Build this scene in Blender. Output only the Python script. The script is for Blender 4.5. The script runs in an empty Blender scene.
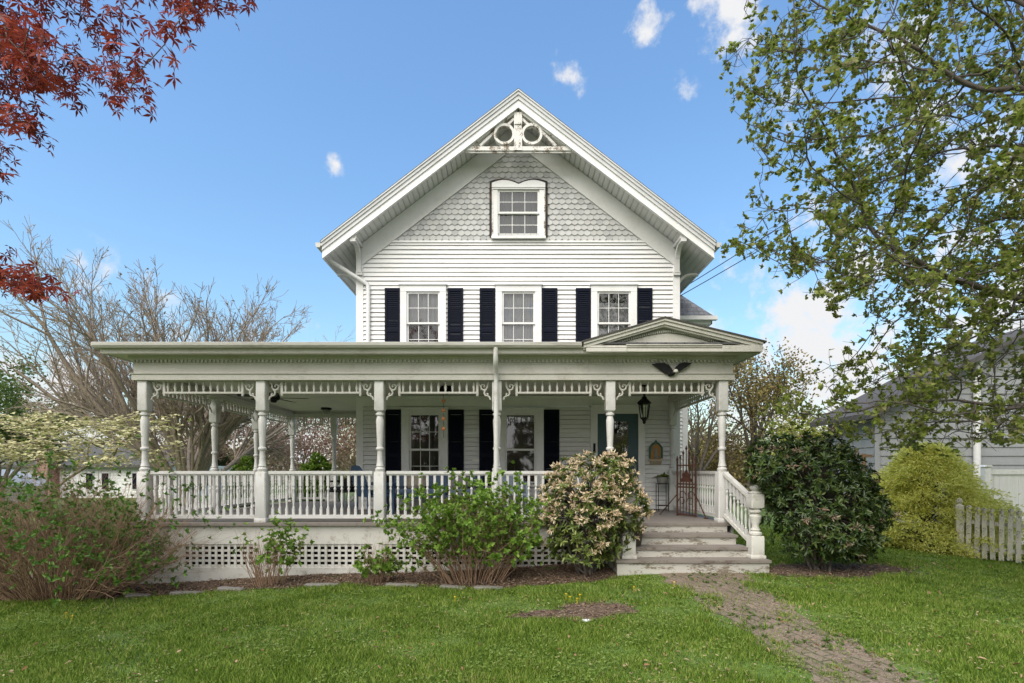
import bpy, math, random
import numpy as np
from mathutils import Vector, Matrix
random.seed(7); rng = np.random.default_rng(11)
S = bpy.context.scene; COL = S.collection
EYE = 1.6; F = 520.0; CX = 512.0; HY = 471.0
def at(px, py, d): return ((px-CX)/F*d, d, EYE+(HY-py)/F*d)
def proj(p):
    return CX+p[...,0]/p[...,1]*F, HY-(p[...,2]-EYE)/p[...,1]*F

# ------------------------------------------------------------------ ground form
def zg(x, y):
    x = np.asarray(x, float); y = np.asarray(y, float)
    z = np.interp(x, [-9, -6, -2, 2.5, 5, 7.4, 9.4, 13, 30], [-.33, -.27, -.12, .07, .11, .10, -.12, -.2, -.25])
    w = np.clip((y-13)/12, 0, 1)
    z = z*(1-w)+(-.25)*w
    return z+.018*np.sin(x*1.3+y*.7)+.012*np.sin(x*.6-y*1.9)
def gz(x, y): return float(zg(x, y))

# ------------------------------------------------------------------ materials
def mat(name):
    m = bpy.data.materials.new(name); m.use_nodes = True
    nt = m.node_tree; nt.nodes.clear()
    out = nt.nodes.new('ShaderNodeOutputMaterial')
    return m, nt, out
def N(nt, t, **kw):
    n = nt.nodes.new(t)
    for k, v in kw.items():
        if k in n.inputs: n.inputs[k].default_value = v
        else: setattr(n, k, v)
    return n
def c4(c): return (c[0], c[1], c[2], 1)
def ramp(nt, stops, fac):
    r = nt.nodes.new('ShaderNodeValToRGB')
    e = r.color_ramp.elements
    while len(e) < len(stops): e.new(.5)
    for el, (p, c) in zip(e, stops): el.position = p; el.color = c4(c)
    nt.links.new(fac, r.inputs[0]); return r
def paint(name, base, dirt=None, amount=.35, rough=.55, scale=3., stretch=(1,1,1), bump=.0, spec=.3, fine=None):
    """painted / natural surface: base colour with irregular wear and fine grain"""
    m, nt, out = mat(name); L = nt.links.new
    tc = N(nt, 'ShaderNodeTexCoord'); mp = N(nt, 'ShaderNodeMapping'); mp.inputs['Scale'].default_value = stretch
    L(tc.outputs['Object'], mp.inputs[0])
    n1 = N(nt, 'ShaderNodeTexNoise', Scale=scale, Detail=8., Roughness=.65); L(mp.outputs[0], n1.inputs[0])
    n2 = N(nt, 'ShaderNodeTexNoise', Scale=scale*9, Detail=4.); L(mp.outputs[0], n2.inputs[0])
    dirt = dirt or tuple(c*.7 for c in base)
    hi = tuple(min(1, c*1.06) for c in base)
    mixf = N(nt, 'ShaderNodeMix', data_type='FLOAT'); mixf.inputs[0].default_value = .3 if fine is None else fine
    L(n1.outputs[0], mixf.inputs[2]); L(n2.outputs[0], mixf.inputs[3])
    r = ramp(nt, [(.5-.28*amount-.02, hi), (.5+.02, base), (min(.99, .86-.3*amount), dirt)], mixf.outputs[0])
    b = N(nt, 'ShaderNodeBsdfPrincipled', Roughness=rough); b.inputs['Specular IOR Level'].default_value = spec
    L(r.outputs[0], b.inputs['Base Color'])
    if bump:
        bp = N(nt, 'ShaderNodeBump', Strength=bump, Distance=.01); L(n2.outputs[0], bp.inputs['Height']); L(bp.outputs[0], b.inputs['Normal'])
    L(b.outputs[0], out.inputs[0]); return m
def leafmat(name, cols, trans=.3, rough=.5, spec=.3):
    m, nt, out = mat(name); L = nt.links.new
    g = N(nt, 'ShaderNodeNewGeometry')
    r = ramp(nt, [(i/max(1, len(cols)-1), c) for i, c in enumerate(cols)], g.outputs['Random Per Island'])
    b = N(nt, 'ShaderNodeBsdfPrincipled', Roughness=rough); b.inputs['Specular IOR Level'].default_value = spec
    t = N(nt, 'ShaderNodeBsdfTranslucent'); mx = N(nt, 'ShaderNodeMixShader'); mx.inputs[0].default_value = trans
    L(r.outputs[0], b.inputs['Base Color']); L(r.outputs[0], t.inputs[0])
    L(b.outputs[0], mx.inputs[1]); L(t.outputs[0], mx.inputs[2]); L(mx.outputs[0], out.inputs[0]); return m
def glassmat(name, refl=.12, tint=(1, 1, 1)):
    m, nt, out = mat(name); L = nt.links.new
    lw = N(nt, 'ShaderNodeFresnel', IOR=1.5)
    tc = N(nt, 'ShaderNodeTexCoord'); no = N(nt, 'ShaderNodeTexNoise', Scale=1.7, Detail=1.); L(tc.outputs['Object'], no.inputs[0])
    bp = N(nt, 'ShaderNodeBump', Strength=.12, Distance=.02); L(no.outputs[0], bp.inputs['Height'])
    ad = N(nt, 'ShaderNodeMath', operation='ADD'); ad.inputs[1].default_value = refl; L(lw.outputs[0], ad.inputs[0])
    t = N(nt, 'ShaderNodeBsdfTransparent'); t.inputs[0].default_value = c4(tint)
    g = N(nt, 'ShaderNodeBsdfGlossy', Roughness=.03); L(bp.outputs[0], g.inputs['Normal'])
    mx = N(nt, 'ShaderNodeMixShader'); L(ad.outputs[0], mx.inputs[0]); L(t.outputs[0], mx.inputs[1]); L(g.outputs[0], mx.inputs[2])
    L(mx.outputs[0], out.inputs[0]); return m
def brickmat(name, c1, c2, mortar, scale, bw, bh, msize=.012, rough=.85, rot=0, bump=.3, rotx=0):
    m, nt, out = mat(name); L = nt.links.new
    tc = N(nt, 'ShaderNodeTexCoord'); mp = N(nt, 'ShaderNodeMapping'); mp.inputs['Rotation'].default_value = (rotx, 0, rot); L(tc.outputs['Object'], mp.inputs[0])
    br = N(nt, 'ShaderNodeTexBrick', Scale=scale); br.inputs['Brick Width'].default_value = bw; br.inputs['Row Height'].default_value = bh
    br.inputs['Mortar Size'].default_value = msize; br.inputs['Color1'].default_value = c4(c1); br.inputs['Color2'].default_value = c4(c2); br.inputs['Mortar'].default_value = c4(mortar)
    L(mp.outputs[0], br.inputs[0])
    no = N(nt, 'ShaderNodeTexNoise', Scale=9., Detail=6.); L(tc.outputs['Object'], no.inputs[0])
    rr = ramp(nt, [(.3, (.6, .6, .6)), (.7, (1.25, 1.25, 1.25))], no.outputs[0])
    mul = N(nt, 'ShaderNodeMix', data_type='RGBA', blend_type='MULTIPLY'); mul.inputs[0].default_value = 1
    L(br.outputs[0], mul.inputs[6]); L(rr.outputs[0], mul.inputs[7])
    b = N(nt, 'ShaderNodeBsdfPrincipled', Roughness=rough); L(mul.outputs[2], b.inputs['Base Color'])
    bp = N(nt, 'ShaderNodeBump', Strength=bump, Distance=.01); L(br.outputs[1], bp.inputs['Height']); bp.invert = True; L(bp.outputs[0], b.inputs['Normal'])
    L(b.outputs[0], out.inputs[0]); return m

M = {}
M['siding'] = paint('white_clapboard', (.72, .72, .715), (.58, .57, .54), .42, .45, 1.2, (1, 1, 3))
M['white'] = paint('white_trim', (.74, .74, .735), (.62, .61, .57), .3, .45, 2.)
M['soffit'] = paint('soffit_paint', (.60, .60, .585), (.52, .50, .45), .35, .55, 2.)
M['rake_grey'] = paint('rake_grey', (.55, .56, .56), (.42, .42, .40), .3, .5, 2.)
M['scale'] = None
M['peeling'] = paint('peeling_white_paint', (.66, .65, .62), (.20, .155, .11), .95, .75, 5., bump=.4)
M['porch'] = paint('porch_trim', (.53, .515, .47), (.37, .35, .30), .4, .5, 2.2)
M['post'] = paint('post_paint', (.61, .605, .585), (.42, .40, .34), .6, .5, 4.)
M['worn'] = paint('worn_white_paint', (.61, .60, .55), (.36, .33, .27), .62, .65, 5., bump=.2)
M['deck'] = paint('grey_deck_paint', (.22, .195, .172), (.14, .12, .10), .6, .6, 3., (6, .7, 1))
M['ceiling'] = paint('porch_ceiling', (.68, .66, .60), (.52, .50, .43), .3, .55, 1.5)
M['lowwall'] = M['siding']
M['tread'] = paint('worn_tread', (.215, .19, .165), (.12, .095, .075), .8, .7, 5., (.6, 3, 1))
M['riser'] = paint('worn_riser', (.47, .455, .41), (.19, .16, .12), .95, .7, 3.2, (.8, 1, 2.6), .2)
M['slatroof'] = None
M['shutter'] = paint('navy_shutter', (.006, .008, .017), (.010, .012, .020), .3, .6, 4., spec=.08)
M['sash'] = paint('sash_white', (.74, .74, .72), (.6, .58, .52), .4, .45, 5.)
M['dark'] = paint('dark_room', (.015, .014, .013), (.03, .024, .02), .5, .9, 1.5)
M['curtain'] = paint('lace_curtain', (.31, .32, .335), (.18, .19, .205), .8, .9, 6., (4, 1, .6))
M['curtain_dim'] = paint('net_curtain', (.115, .12, .13), (.07, .072, .08), .6, .9, 40., (1, 1, 1))
M['glass'] = glassmat('window_glass', .10)
M['teal'] = paint('teal_door_paint', (.060, .105, .120), (.04, .07, .08), .4, .4, 3.)
M['roof'] = brickmat('grey_shingles', (.085, .087, .092), (.125, .127, .135), (.04, .04, .042), 1., .3, .14, .008, .9, 0, .5)
M['slate'] = brickmat('slate_shingles', (.14, .145, .155), (.215, .22, .235), (.08, .08, .085), 1., .26, .11, .006, .85, 0, .5)
M['edge'] = paint('shingle_edge', (.07, .065, .06), None, .4, .9, 5.)
M['black'] = paint('black_metal', (.010, .010, .011), (.018, .016, .014), .4, .5, 8., spec=.2)
M['rust'] = paint('rusty_iron', (.085, .036, .022), (.028, .016, .012), .9, .85, 14., bump=.4)
M['copper'] = paint('copper_ball', (.55, .22, .09), (.35, .12, .05), .5, .4, 8.)
M['blue'] = paint('blue_wicker', (.032, .066, .125), (.02, .04, .08), .5, .55, 12.)
M['bluecushion'] = paint('blue_cushion', (.12, .17, .25), (.06, .10, .17), .8, .9, 9.)
M['palecushion'] = paint('pale_blue_cushion', (.36, .44, .52), (.20, .28, .38), .7, .9, 11.)
M['tancushion'] = paint('tan_cushion', (.42, .36, .30), (.25, .22, .20), .7, .9, 10.)
M['darkfabric'] = paint('dark_fabric', (.02, .02, .022), None, .4, .8, 8.)
M['zinc'] = paint('grey_zinc', (.27, .27, .25), (.17, .16, .14), .7, .6, 9.)
M['clay'] = paint('dark_clay_pot', (.075, .065, .05), (.04, .035, .03), .7, .6, 8.)
M['soil'] = paint('potting_soil', (.03, .022, .016), None, .5, 1., 20.)
M['greenpaint'] = paint('green_arch_paint', (.04, .15, .11), (.03, .08, .06), .6, .5, 9.)
M['ochre'] = paint('ochre_panel', (.45, .22, .05), (.16, .20, .22), .9, .6, 16.)
M['tan'] = paint('tan_shelf', (.45, .38, .28), (.3, .25, .18), .6, .6, 9.)
M['whitefeather'] = paint('white_feather_paint', (.72, .70, .64), (.4, .38, .34), .5, .5, 20.)
M['bark'] = paint('grey_bark', (.30, .245, .19), (.15, .12, .095), .9, .9, 6., (3, 3, .6), .6)
M['darkbark'] = paint('dark_bark', (.105, .09, .075), (.05, .043, .036), .9, .9, 7., (3, 3, .6), .6)
M['twig'] = paint('tan_twig', (.33, .22, .145), (.18, .11, .075), .7, .9, 8.)
M['mulch'] = paint('mulch_soil', (.13, .09, .062), (.06, .042, .03), .9, 1., 7., bump=.8)
M['chip'] = leafmat('mulch_chip', [(.08, .05, .032), (.17, .115, .075), (.28, .21, .15), (.11, .07, .048)], .0, .9)
M['stone'] = paint('edging_stone', (.20, .19, .17), (.12, .12, .09), .8, .9, 6., bump=.4)
M['grass'] = leafmat('grass_blade', [(.055, .125, .012), (.085, .170, .020), (.120, .205, .030), (.070, .145, .016), (.175, .200, .060)], .35, .55, .2)
M['gutter'] = paint('grey_gutter', (.50, .49, .45), (.30, .28, .24), .5, .45, 2., (.5, 3, 3))
M['pale_siding'] = paint('grey_shake_siding', (.27, .28, .285), (.20, .21, .215), .5, .7, 2., (3, 3, .8))
M['nwhite'] = paint('neighbour_white', (.72, .72, .72), (.6, .6, .58), .3, .6, 1.)
M['nroof'] = paint('neighbour_roof', (.085, .082, .08), (.06, .056, .054), .5, .9, 1.5)
M['brick'] = brickmat('red_brick', (.23, .09, .065), (.30, .13, .10), (.34, .29, .26), 1., .22, .075, .010, .9, 0, .4, math.pi/2)
M['vinyl'] = paint('white_vinyl', (.74, .74, .72), (.64, .63, .6), .3, .35, 1.5, (8, 1, .5))
M['picket'] = paint('weathered_picket', (.52, .50, .43), (.17, .16, .12), .95, .85, 6., (2, 2, .7), .3)
M['wood'] = paint('bare_pole_wood', (.20, .13, .08), None, .5, .9, 5., (3, 3, .4))

# ------------------------------------------------------------------ mesh builder
class MB:
    def __init__(s): s.v = []; s.f = []
    def add(s, vs, fs):
        o = len(s.v); s.v += [tuple(map(float, p)) for p in vs]; s.f += [tuple(i+o for i in f) for f in fs]; return s
    def box(s, x0, x1, y0, y1, z0, z1, c=0):
        if c == 0:
            vs = [(x, y, z) for z in (z0, z1) for y in (y0, y1) for x in (x0, x1)]
            return s.add(vs, [(0,2,3,1), (4,5,7,6), (0,1,5,4), (2,6,7,3), (0,4,6,2), (1,3,7,5)])
        # bevelled along all vertical and horizontal front edges (octagonal section + inset caps)
        def ring(i, z): return [(x0+c+i, y0+i, z), (x1-c-i, y0+i, z), (x1-i, y0+c+i, z), (x1-i, y1-c-i, z), (x1-c-i, y1-i, z), (x0+c+i, y1-i, z), (x0+i, y1-c-i, z), (x0+i, y0+c+i, z)]
        vs = ring(c*.7, z0)+ring(0, z0+c)+ring(0, z1-c)+ring(c*.7, z1)
        fs = [tuple(range(7, -1, -1)), tuple(range(24, 32))]
        for k in range(3):
            for i in range(8): j = (i+1) % 8; fs.append((k*8+i, k*8+j, k*8+8+j, k*8+8+i))
        return s.add(vs, fs)
    def prism(s, poly, axis, a, b):
        """poly: 2D outline; axis 'x': (y,z), 'y': (x,z), 'z': (x,y); extruded from a to b"""
        def P(p, t): return (t, p[0], p[1]) if axis == 'x' else ((p[0], t, p[1]) if axis == 'y' else (p[0], p[1], t))
        n = len(poly); vs = [P(p, a) for p in poly]+[P(p, b) for p in poly]
        fs = [tuple(range(n)), tuple(range(2*n-1, n-1, -1))]+[(i, i+n, (i+1) % n+n, (i+1) % n) for i in range(n)]
        return s.add(vs, fs)
    def tube(s, pts, r, n=8, cap=True):
        pts = [Vector(p) for p in pts]; k = len(pts)
        rs = r if hasattr(r, '__len__') else [r]*k
        vs = []; prev = None
        for i, p in enumerate(pts):
            d = (pts[min(i+1, k-1)]-pts[max(i-1, 0)]).normalized()
            if prev is None:
                u = d.orthogonal().normalized()
            else:
                u = (prev-d*prev.dot(d)); u = u.normalized() if u.length > 1e-5 else d.orthogonal().normalized()
            prev = u; w = d.cross(u)
            for j in range(n):
                a = 2*math.pi*j/n; vs.append(p+(u*math.cos(a)+w*math.sin(a))*rs[i])
        fs = [(i*n+j, i*n+(j+1) % n, (i+1)*n+(j+1) % n, (i+1)*n+j) for i in range(k-1) for j in range(n)]
        if cap: fs += [tuple(range(n-1, -1, -1)), tuple(range((k-1)*n, k*n))]
        return s.add(vs, fs)
    def lathe(s, prof, c=(0, 0, 0), n=12):
        vs = [(c[0]+r*math.cos(2*math.pi*j/n), c[1]+r*math.sin(2*math.pi*j/n), c[2]+z) for r, z in prof for j in range(n)]
        k = len(prof)
        fs = [(i*n+j, i*n+(j+1) % n, (i+1)*n+(j+1) % n, (i+1)*n+j) for i in range(k-1) for j in range(n)]
        fs += [tuple(range(n-1, -1, -1)), tuple(range((k-1)*n, k*n))]
        return s.add(vs, fs)
    def beam(s, p, q, w, h):
        """rectangular bar from p to q; w across, h along the up side"""
        p = Vector(p); q = Vector(q); d = (q-p).normalized(); up = Vector((0, 0, 1))
        if abs(d.z) > .98: up = Vector((0, 1, 0))
        sd = d.cross(up).normalized()*(w/2); u = sd.cross(d).normalized()*(h/2)
        vs = [a+b*sd+c*u for a in (p, q) for b, c in ((-1, -1), (1, -1), (1, 1), (-1, 1))]
        return s.add(vs, [(0,1,2,3), (7,6,5,4), (0,4,5,1), (1,5,6,2), (2,6,7,3), (3,7,4,0)])
    def ball(s, c, r, n=10, sq=(1, 1, 1)):
        prof = []
        vs = []; fs = []; k = n//2+1
        for i in range(k):
            t = math.pi*i/(k-1)
            for j in range(n):
                a = 2*math.pi*j/n; vs.append((c[0]+r*sq[0]*math.sin(t)*math.cos(a), c[1]+r*sq[1]*math.sin(t)*math.sin(a), c[2]+r*sq[2]*math.cos(t)))
        fs = [(i*n+j, (i+1)*n+j, (i+1)*n+(j+1) % n, i*n+(j+1) % n) for i in range(k-1) for j in range(n)]
        return s.add(vs, fs)
WL = {}
def finish(me, name, material, parent, loc, smooth):
    if material: me.materials.append(material)
    if smooth and len(me.polygons):
        me.polygons.foreach_set('use_smooth', [True]*len(me.polygons))
        try: me.set_sharp_from_angle(angle=math.radians(smooth))
        except Exception: pass
    o = bpy.data.objects.new(name, me); COL.objects.link(o)
    pl = WL[parent.name] if parent else Vector((0, 0, 0))
    if parent: o.parent = parent
    o.location = loc-pl; WL[o.name] = loc.copy(); return o
def part(name, mb, material, parent=None, loc=None, smooth=0):
    """one mesh object. loc None: the verts are world verts, origin at the parent's base. loc given: verts are local to loc."""
    me = bpy.data.meshes.new(name)
    pl = WL[parent.name] if parent else Vector((0, 0, 0))
    if loc is None:
        vs = [(a-pl[0], b-pl[1], c-pl[2]) for a, b, c in mb.v]; loc = pl
    else: vs = mb.v; loc = Vector(loc)
    me.from_pydata(vs, [], mb.f); me.update()
    return finish(me, name, material, parent, Vector(loc), smooth)
def inst(name, mesh, parent, loc, rz=0, scale=None):
    o = bpy.data.objects.new(name, mesh); COL.objects.link(o); o.parent = parent
    pl = WL[parent.name] if parent else Vector((0, 0, 0))
    o.location = Vector(loc)-pl; o.rotation_euler.z = rz; WL[o.name] = Vector(loc)
    if scale: o.scale = scale
    return o
def mesh_of(name, mb, material, smooth=0):
    me = bpy.data.meshes.new(name); me.from_pydata(mb.v, [], mb.f); me.update(); me.materials.append(material)
    if smooth:
        me.polygons.foreach_set('use_smooth', [True]*len(me.polygons)); me.set_sharp_from_angle(angle=math.radians(smooth))
    return me
def tag(o, label=None, cat=None, group=None, kind=None):
    if label: o['label'] = label
    if cat: o['category'] = cat
    if group: o['group'] = group
    if kind: o['kind'] = kind
    return o
def thing(name, label, cat, loc, group=None):
    o = bpy.data.objects.new(name, None); COL.objects.link(o); o.empty_display_size = .2
    o.location = loc; WL[o.name] = Vector(loc)
    return tag(o, label, cat, group)
def fast(name, verts, faces, material, parent=None, loc=None, smooth=False):
    """numpy mesh with one face size; world verts, kept local to the parent's (or own) base"""
    base = WL[parent.name] if parent else Vector(loc or (0, 0, 0))
    verts = np.asarray(verts, np.float32)-np.array(base, np.float32); faces = np.asarray(faces, np.int32)
    me = bpy.data.meshes.new(name); nf, k = faces.shape
    me.vertices.add(len(verts)); me.vertices.foreach_set('co', verts.ravel())
    me.loops.add(nf*k); me.loops.foreach_set('vertex_index', faces.ravel())
    me.polygons.add(nf); me.polygons.foreach_set('loop_start', np.arange(0, nf*k, k, dtype=np.int32))
    if smooth: me.polygons.foreach_set('use_smooth', np.ones(nf, bool))
    me.update(calc_edges=True); me.materials.append(material)
    o = bpy.data.objects.new(name, me); COL.objects.link(o)
    if parent: o.parent = parent; o.location = (0, 0, 0)
    else: o.location = base
    WL[o.name] = Vector(base); return o

# ------------------------------------------------------------------ foliage helpers
def unit(a): return a/np.maximum(np.linalg.norm(a, axis=-1, keepdims=True), 1e-9)
def rdir(n): return unit(rng.normal(size=(n, 3)))
def leaf_verts(P, D, Nn, Ls, Ws, fold=.25, droop=.15):
    """six-point folded leaves: base, two shoulders each side, tip; two quads a leaf"""
    n = len(P); D = unit(D); Sd = unit(np.cross(D, Nn)); U = np.cross(Sd, D)
    Ls = np.broadcast_to(Ls, (n,))[:, None]; Ws = np.broadcast_to(Ws, (n,))[:, None]
    def at_(t, s, u): return P+D*Ls*t+Sd*Ws*s+U*Ls*u
    v = np.stack([at_(0, 0, 0), at_(.3, .48, fold*.4-droop*.1), at_(.7, .38, fold*.35-droop*.5), at_(1, 0, -droop), at_(.7, -.38, fold*.35-droop*.5), at_(.3, -.48, fold*.4-droop*.1)], 1)
    f = np.array([[0, 1, 2, 3], [0, 3, 4, 5]])
    return v.reshape(-1, 3), (np.arange(n)[:, None, None]*6+f).reshape(-1, 4)
def star_verts(P, D, Nn, Ls):
    """palmate five-lobed leaves, five quads a leaf, one island each"""
    n = len(P); D = unit(D); Sd = unit(np.cross(D, Nn)); U = np.cross(Sd, D); Ls = np.broadcast_to(Ls, (n,))[:, None]
    vs = [P]; fs = []
    for k, (a, l) in enumerate(((-105, .62), (-52, .88), (0, 1.), (52, .88), (105, .62))):
        a = math.radians(a)
        for da, r, u in ((-.30, .45*l, .02), (0, l, -.15), (.30, .45*l, .02)):
            vs.append(P+(D*math.cos(a+da)+Sd*math.sin(a+da))*Ls*r+U*Ls*u)
        fs.append([0, 1+3*k, 2+3*k, 3+3*k])
    v = np.stack(vs, 1); m = v.shape[1]
    return v.reshape(-1, 3), (np.arange(n)[:, None, None]*m+np.array(fs)).reshape(-1, 4)
def rosette(P, D, k, L, W, tilt=(40, 80), var=.25):
    """k leaves round each tip P pointing along D"""
    n = len(P); P = np.repeat(P, k, 0); D = np.repeat(unit(D), k, 0)
    R = rdir(n*k); R = unit(R-D*(R*D).sum(1, keepdims=True))
    a = np.radians(rng.uniform(tilt[0], tilt[1], n*k))[:, None]
    d = D*np.cos(a)+R*np.sin(a)
    sc = rng.uniform(1-var, 1+var, n*k)
    return leaf_verts(P, d, D+.3*rdir(n*k), L*sc, W*sc)
def merge(*vf):
    V = []; Fc = []; o = 0
    for v, f in vf: V.append(v); Fc.append(f+o); o += len(v)
    return np.concatenate(V), np.concatenate(Fc)
def tubes_from(segs, k=5):
    """segs: list of (pts (m,3), radii (m,)); quads"""
    V = []; Fc = []; o = 0; ang = np.arange(k)*2*math.pi/k; ca = np.cos(ang)[:, None]; sa = np.sin(ang)[:, None]
    for pts, rad in segs:
        pts = np.asarray(pts, float); m = len(pts)
        if m < 2: continue
        t = unit(np.gradient(pts, axis=0)); ref = np.array([.31, .22, .92]) if abs(t[0] @ np.array([.31, .22, .92])) < .9 else np.array([.9, -.4, .1])
        u = unit(np.cross(t, ref)); w = np.cross(t, u)
        ring = pts[:, None, :]+(u[:, None, :]*ca+w[:, None, :]*sa)*np.asarray(rad)[:, None, None]
        V.append(ring.reshape(-1, 3))
        i = np.arange(m-1)[:, None]*k; j = np.arange(k)[None, :]; j2 = (j+1) % k
        Fc.append((np.stack([i+j, i+j2, i+k+j2, i+k+j], -1)+o).reshape(-1, 4)); o += m*k
    return np.concatenate(V), np.concatenate(Fc)
def grow(p, d, L, r, lv, spec, segs, tips):
    """recursive limb. spec[lv] = (segments, children, angle lo, angle hi, child length ratio, wander, lift)"""
    ns, nc, a0, a1, lr, wan, lift = spec[lv]
    pts = [np.array(p, float)]; dirs = [unit(np.array(d, float))]
    for i in range(ns):
        dd = unit(dirs[-1]+rng.normal(size=3)*wan+np.array([0, 0, lift]))
        pts.append(pts[-1]+dd*L/ns); dirs.append(dd)
    pts = np.array(pts); last = lv == len(spec)-1
    rad = np.linspace(r, r*(.25 if last else .42), ns+1)
    segs.append((pts, rad))
    if lv > 0 and not last: tips += [(pts[i], dirs[i]) for i in range(1, ns, 2)] if spec[0][0] < 7 else []
    if last or nc == 0:
        for i in range(1, ns+1): tips.append((pts[i], dirs[i]))
        return
    az = rng.uniform(0, 6.28)
    for c in range(nc):
        t = rng.uniform(.28, .98) if c else .99
        x = t*ns; i = min(int(x), ns-1); fpos = pts[i]+(pts[i+1]-pts[i])*(x-i); ax = dirs[i+1]
        az += 2.4+rng.uniform(-.4, .4); an = math.radians(rng.uniform(a0, a1))*(0.5 if c == 0 else 1)
        o = unit(np.cross(ax, [math.cos(az), math.sin(az), .37])); nd = ax*math.cos(an)+o*math.sin(an)
        rr = np.interp(t, [0, 1], [rad[0], rad[-1]])
        grow(fpos, nd, L*lr*rng.uniform(.7, 1.2)*(1.15-.45*t), rr*rng.uniform(.5, .75), lv+1, spec, segs, tips)
def colonize(A, nodes, par, step, infl, kill, iters, jit=.12):
    """space colonisation: grows twigs through the points A from the given trunk nodes"""
    nodes = [np.array(n, float) for n in nodes]; par = list(par)
    A = np.asarray(A, float); best = np.full(len(A), 1e9); bi = np.zeros(len(A), int); done = 0; alive = np.ones(len(A), bool); kids = [[] for _ in nodes]
    for i, p in enumerate(par):
        if p >= 0: kids[p].append(i)
    for it in range(iters):
        X = np.array(nodes[done:])
        if len(X):
            for c in range(0, len(X), 400):
                dm = ((A[:, None, :]-X[None, c:c+400])**2).sum(2); k = dm.argmin(1); v = dm[np.arange(len(A)), k]
                up = v < best; best[up] = v[up]; bi[up] = k[up]+done+c
        done = len(nodes); alive &= best > kill*kill
        act = alive & (best < infl*infl)
        if not act.any(): break
        ids = bi[act]; NN = np.array(nodes); dirs = unit(A[act]-NN[ids]); acc = np.zeros((len(nodes), 3)); np.add.at(acc, ids, dirs)
        for i in np.unique(ids):
            dd = acc[i]
            if np.linalg.norm(dd) < 1e-3: dd = rng.normal(size=3)
            dd = unit(unit(dd)+rng.normal(size=3)*jit); q = nodes[i]+dd*step
            if len(kids[i]) > 3 or (kids[i] and min(((nodes[c]-q)**2).sum() for c in kids[i]) < (.45*step)**2): continue
            kids[i].append(len(nodes)); kids.append([]); nodes.append(q); par.append(i)
    return np.array(nodes), np.array(par)
def colony_mesh(nodes, par, r0, expo=2.4, rmax=.3, k=5):
    n = len(nodes); a = np.zeros(n); ch = [[] for _ in range(n)]
    for i in range(1, n): ch[par[i]].append(i)
    for i in range(n-1, -1, -1):
        if not ch[i]: a[i] = r0**expo
        if i: a[par[i]] += a[i]
    r = np.minimum(a**(1/expo), rmax); segs = []; stack = [(0, None)]
    while stack:
        i, p = stack.pop(); ids = [p, i] if p is not None else [i]
        while ch[i]:
            cs = sorted(ch[i], key=lambda c: -r[c])
            for c in cs[1:]: stack.append((c, i))
            i = cs[0]; ids.append(i)
        rr = r[ids].copy()
        if p is not None: rr[0] = rr[1]
        segs.append((nodes[ids], rr))
    return tubes_from(segs, k), r
def inpoly(x, y, poly):
    c = np.zeros(len(x), bool); n = len(poly); j = n-1
    for i in range(n):
        xi, yi = poly[i]; xj, yj = poly[j]
        m = ((yi > y) != (yj > y)) & (x < (xj-xi)*(y-yi)/((yj-yi) or 1e-9)+xi); c ^= m; j = i
    return c
# ================================================================== the house
HC = .136; YW = 11.75; XL, XR = -3.485, 3.755; YB = 21.5; FL = .73
TAN = .77; JA = 9.44               # soffit meets the front wall along z = JA - TAN*|x-HC|
YO = 11.2                           # front plane of the rake
def roofz(x): return JA-TAN*abs(x-HC)
house = thing('house', 'white clapboard house with steep gable, navy shutters and fish-scale shingles under the peak', 'house', (HC, 16, .1))
ups = [(423.5, 0), (518.5, 1), (613.5, 2)]
up_x = [(px-CX)/44.25 for px, _ in ups]
low_x = [(425-CX)/44.25, (520.5-CX)/44.25]
UZ0, UZ1 = 4.2, 5.64; LZ0, LZ1 = 1.32, 2.90
DX = (617.5-CX)/44.25; DW = .46; DZ1 = 2.89
holes = [(x-.375, x+.375, UZ0, UZ1) for x in up_x]+[(x-.375, x+.375, LZ0, LZ1) for x in low_x]+[(DX-DW, DX+DW, FL, DZ1)]
def clap(mb, O, u, n, L, z0, z1, pitch, ends=None, holes=(), out=.030):
    z = z0; jr = random.Random(5)
    while z < z1-1e-4:
        zt = min(z+pitch, z1)
        eb = ends(z) if ends else (0, L); et = ends(zt) if ends else (0, L)
        ivs = [(eb[0], eb[1], et[0], et[1])]
        for h in holes:
            if zt > h[2]+.001 and z < h[3]-.001:
                new = []
                for a, b, c, d in ivs:
                    if h[0] > a and h[1] < b: new += [(a, h[0], c, h[0]), (h[1], b, h[1], d)]
                    else: new.append((a, b, c, d))
                ivs = new
        for a, b, c, d in ivs:
            def P(s, o, zz): return (O[0]+u[0]*s+n[0]*o, O[1]+u[1]*s+n[1]*o, zz)
            if d-c < .005: c = d = (a+b)/2
            ja, jb = jr.uniform(-.004, .004), jr.uniform(-.004, .004); jo = jr.uniform(-.004, .004)
            gp = .008 if pitch < .15 else .0
            mb.add([P(a, out+jo, z+ja+gp), P(b, out+jo, z+jb+gp), P(d, .004, zt), P(c, .004, zt), P(a, -.02, z+ja+gp), P(b, -.02, z+jb+gp), P(d, -.02, zt), P(c, -.02, zt)], [(0, 1, 2, 3), (4, 5, 1, 0), (3, 2, 6, 7), (4, 5, 6, 7)])
        z = zt
w = MB(); SHZ = 6.786
def ends_front(z):
    h = max(0, (JA-z)/TAN); return (max(XL, HC-h)-XL, min(XR, HC+h)-XL)
clap(w, (XL, YW), (1, 0), (0, -1), XR-XL, FL-.4, SHZ, .101, ends_front, [(a-XL, b-XL, c, d) for a, b, c, d in holes])
clap(w, (XL, YB), (0, -1), (-1, 0), YB-YW, FL-.4, roofz(XL), .101)
clap(w, (XR, YW), (0, 1), (1, 0), YB-YW, FL-.4, roofz(XR), .101)
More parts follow.
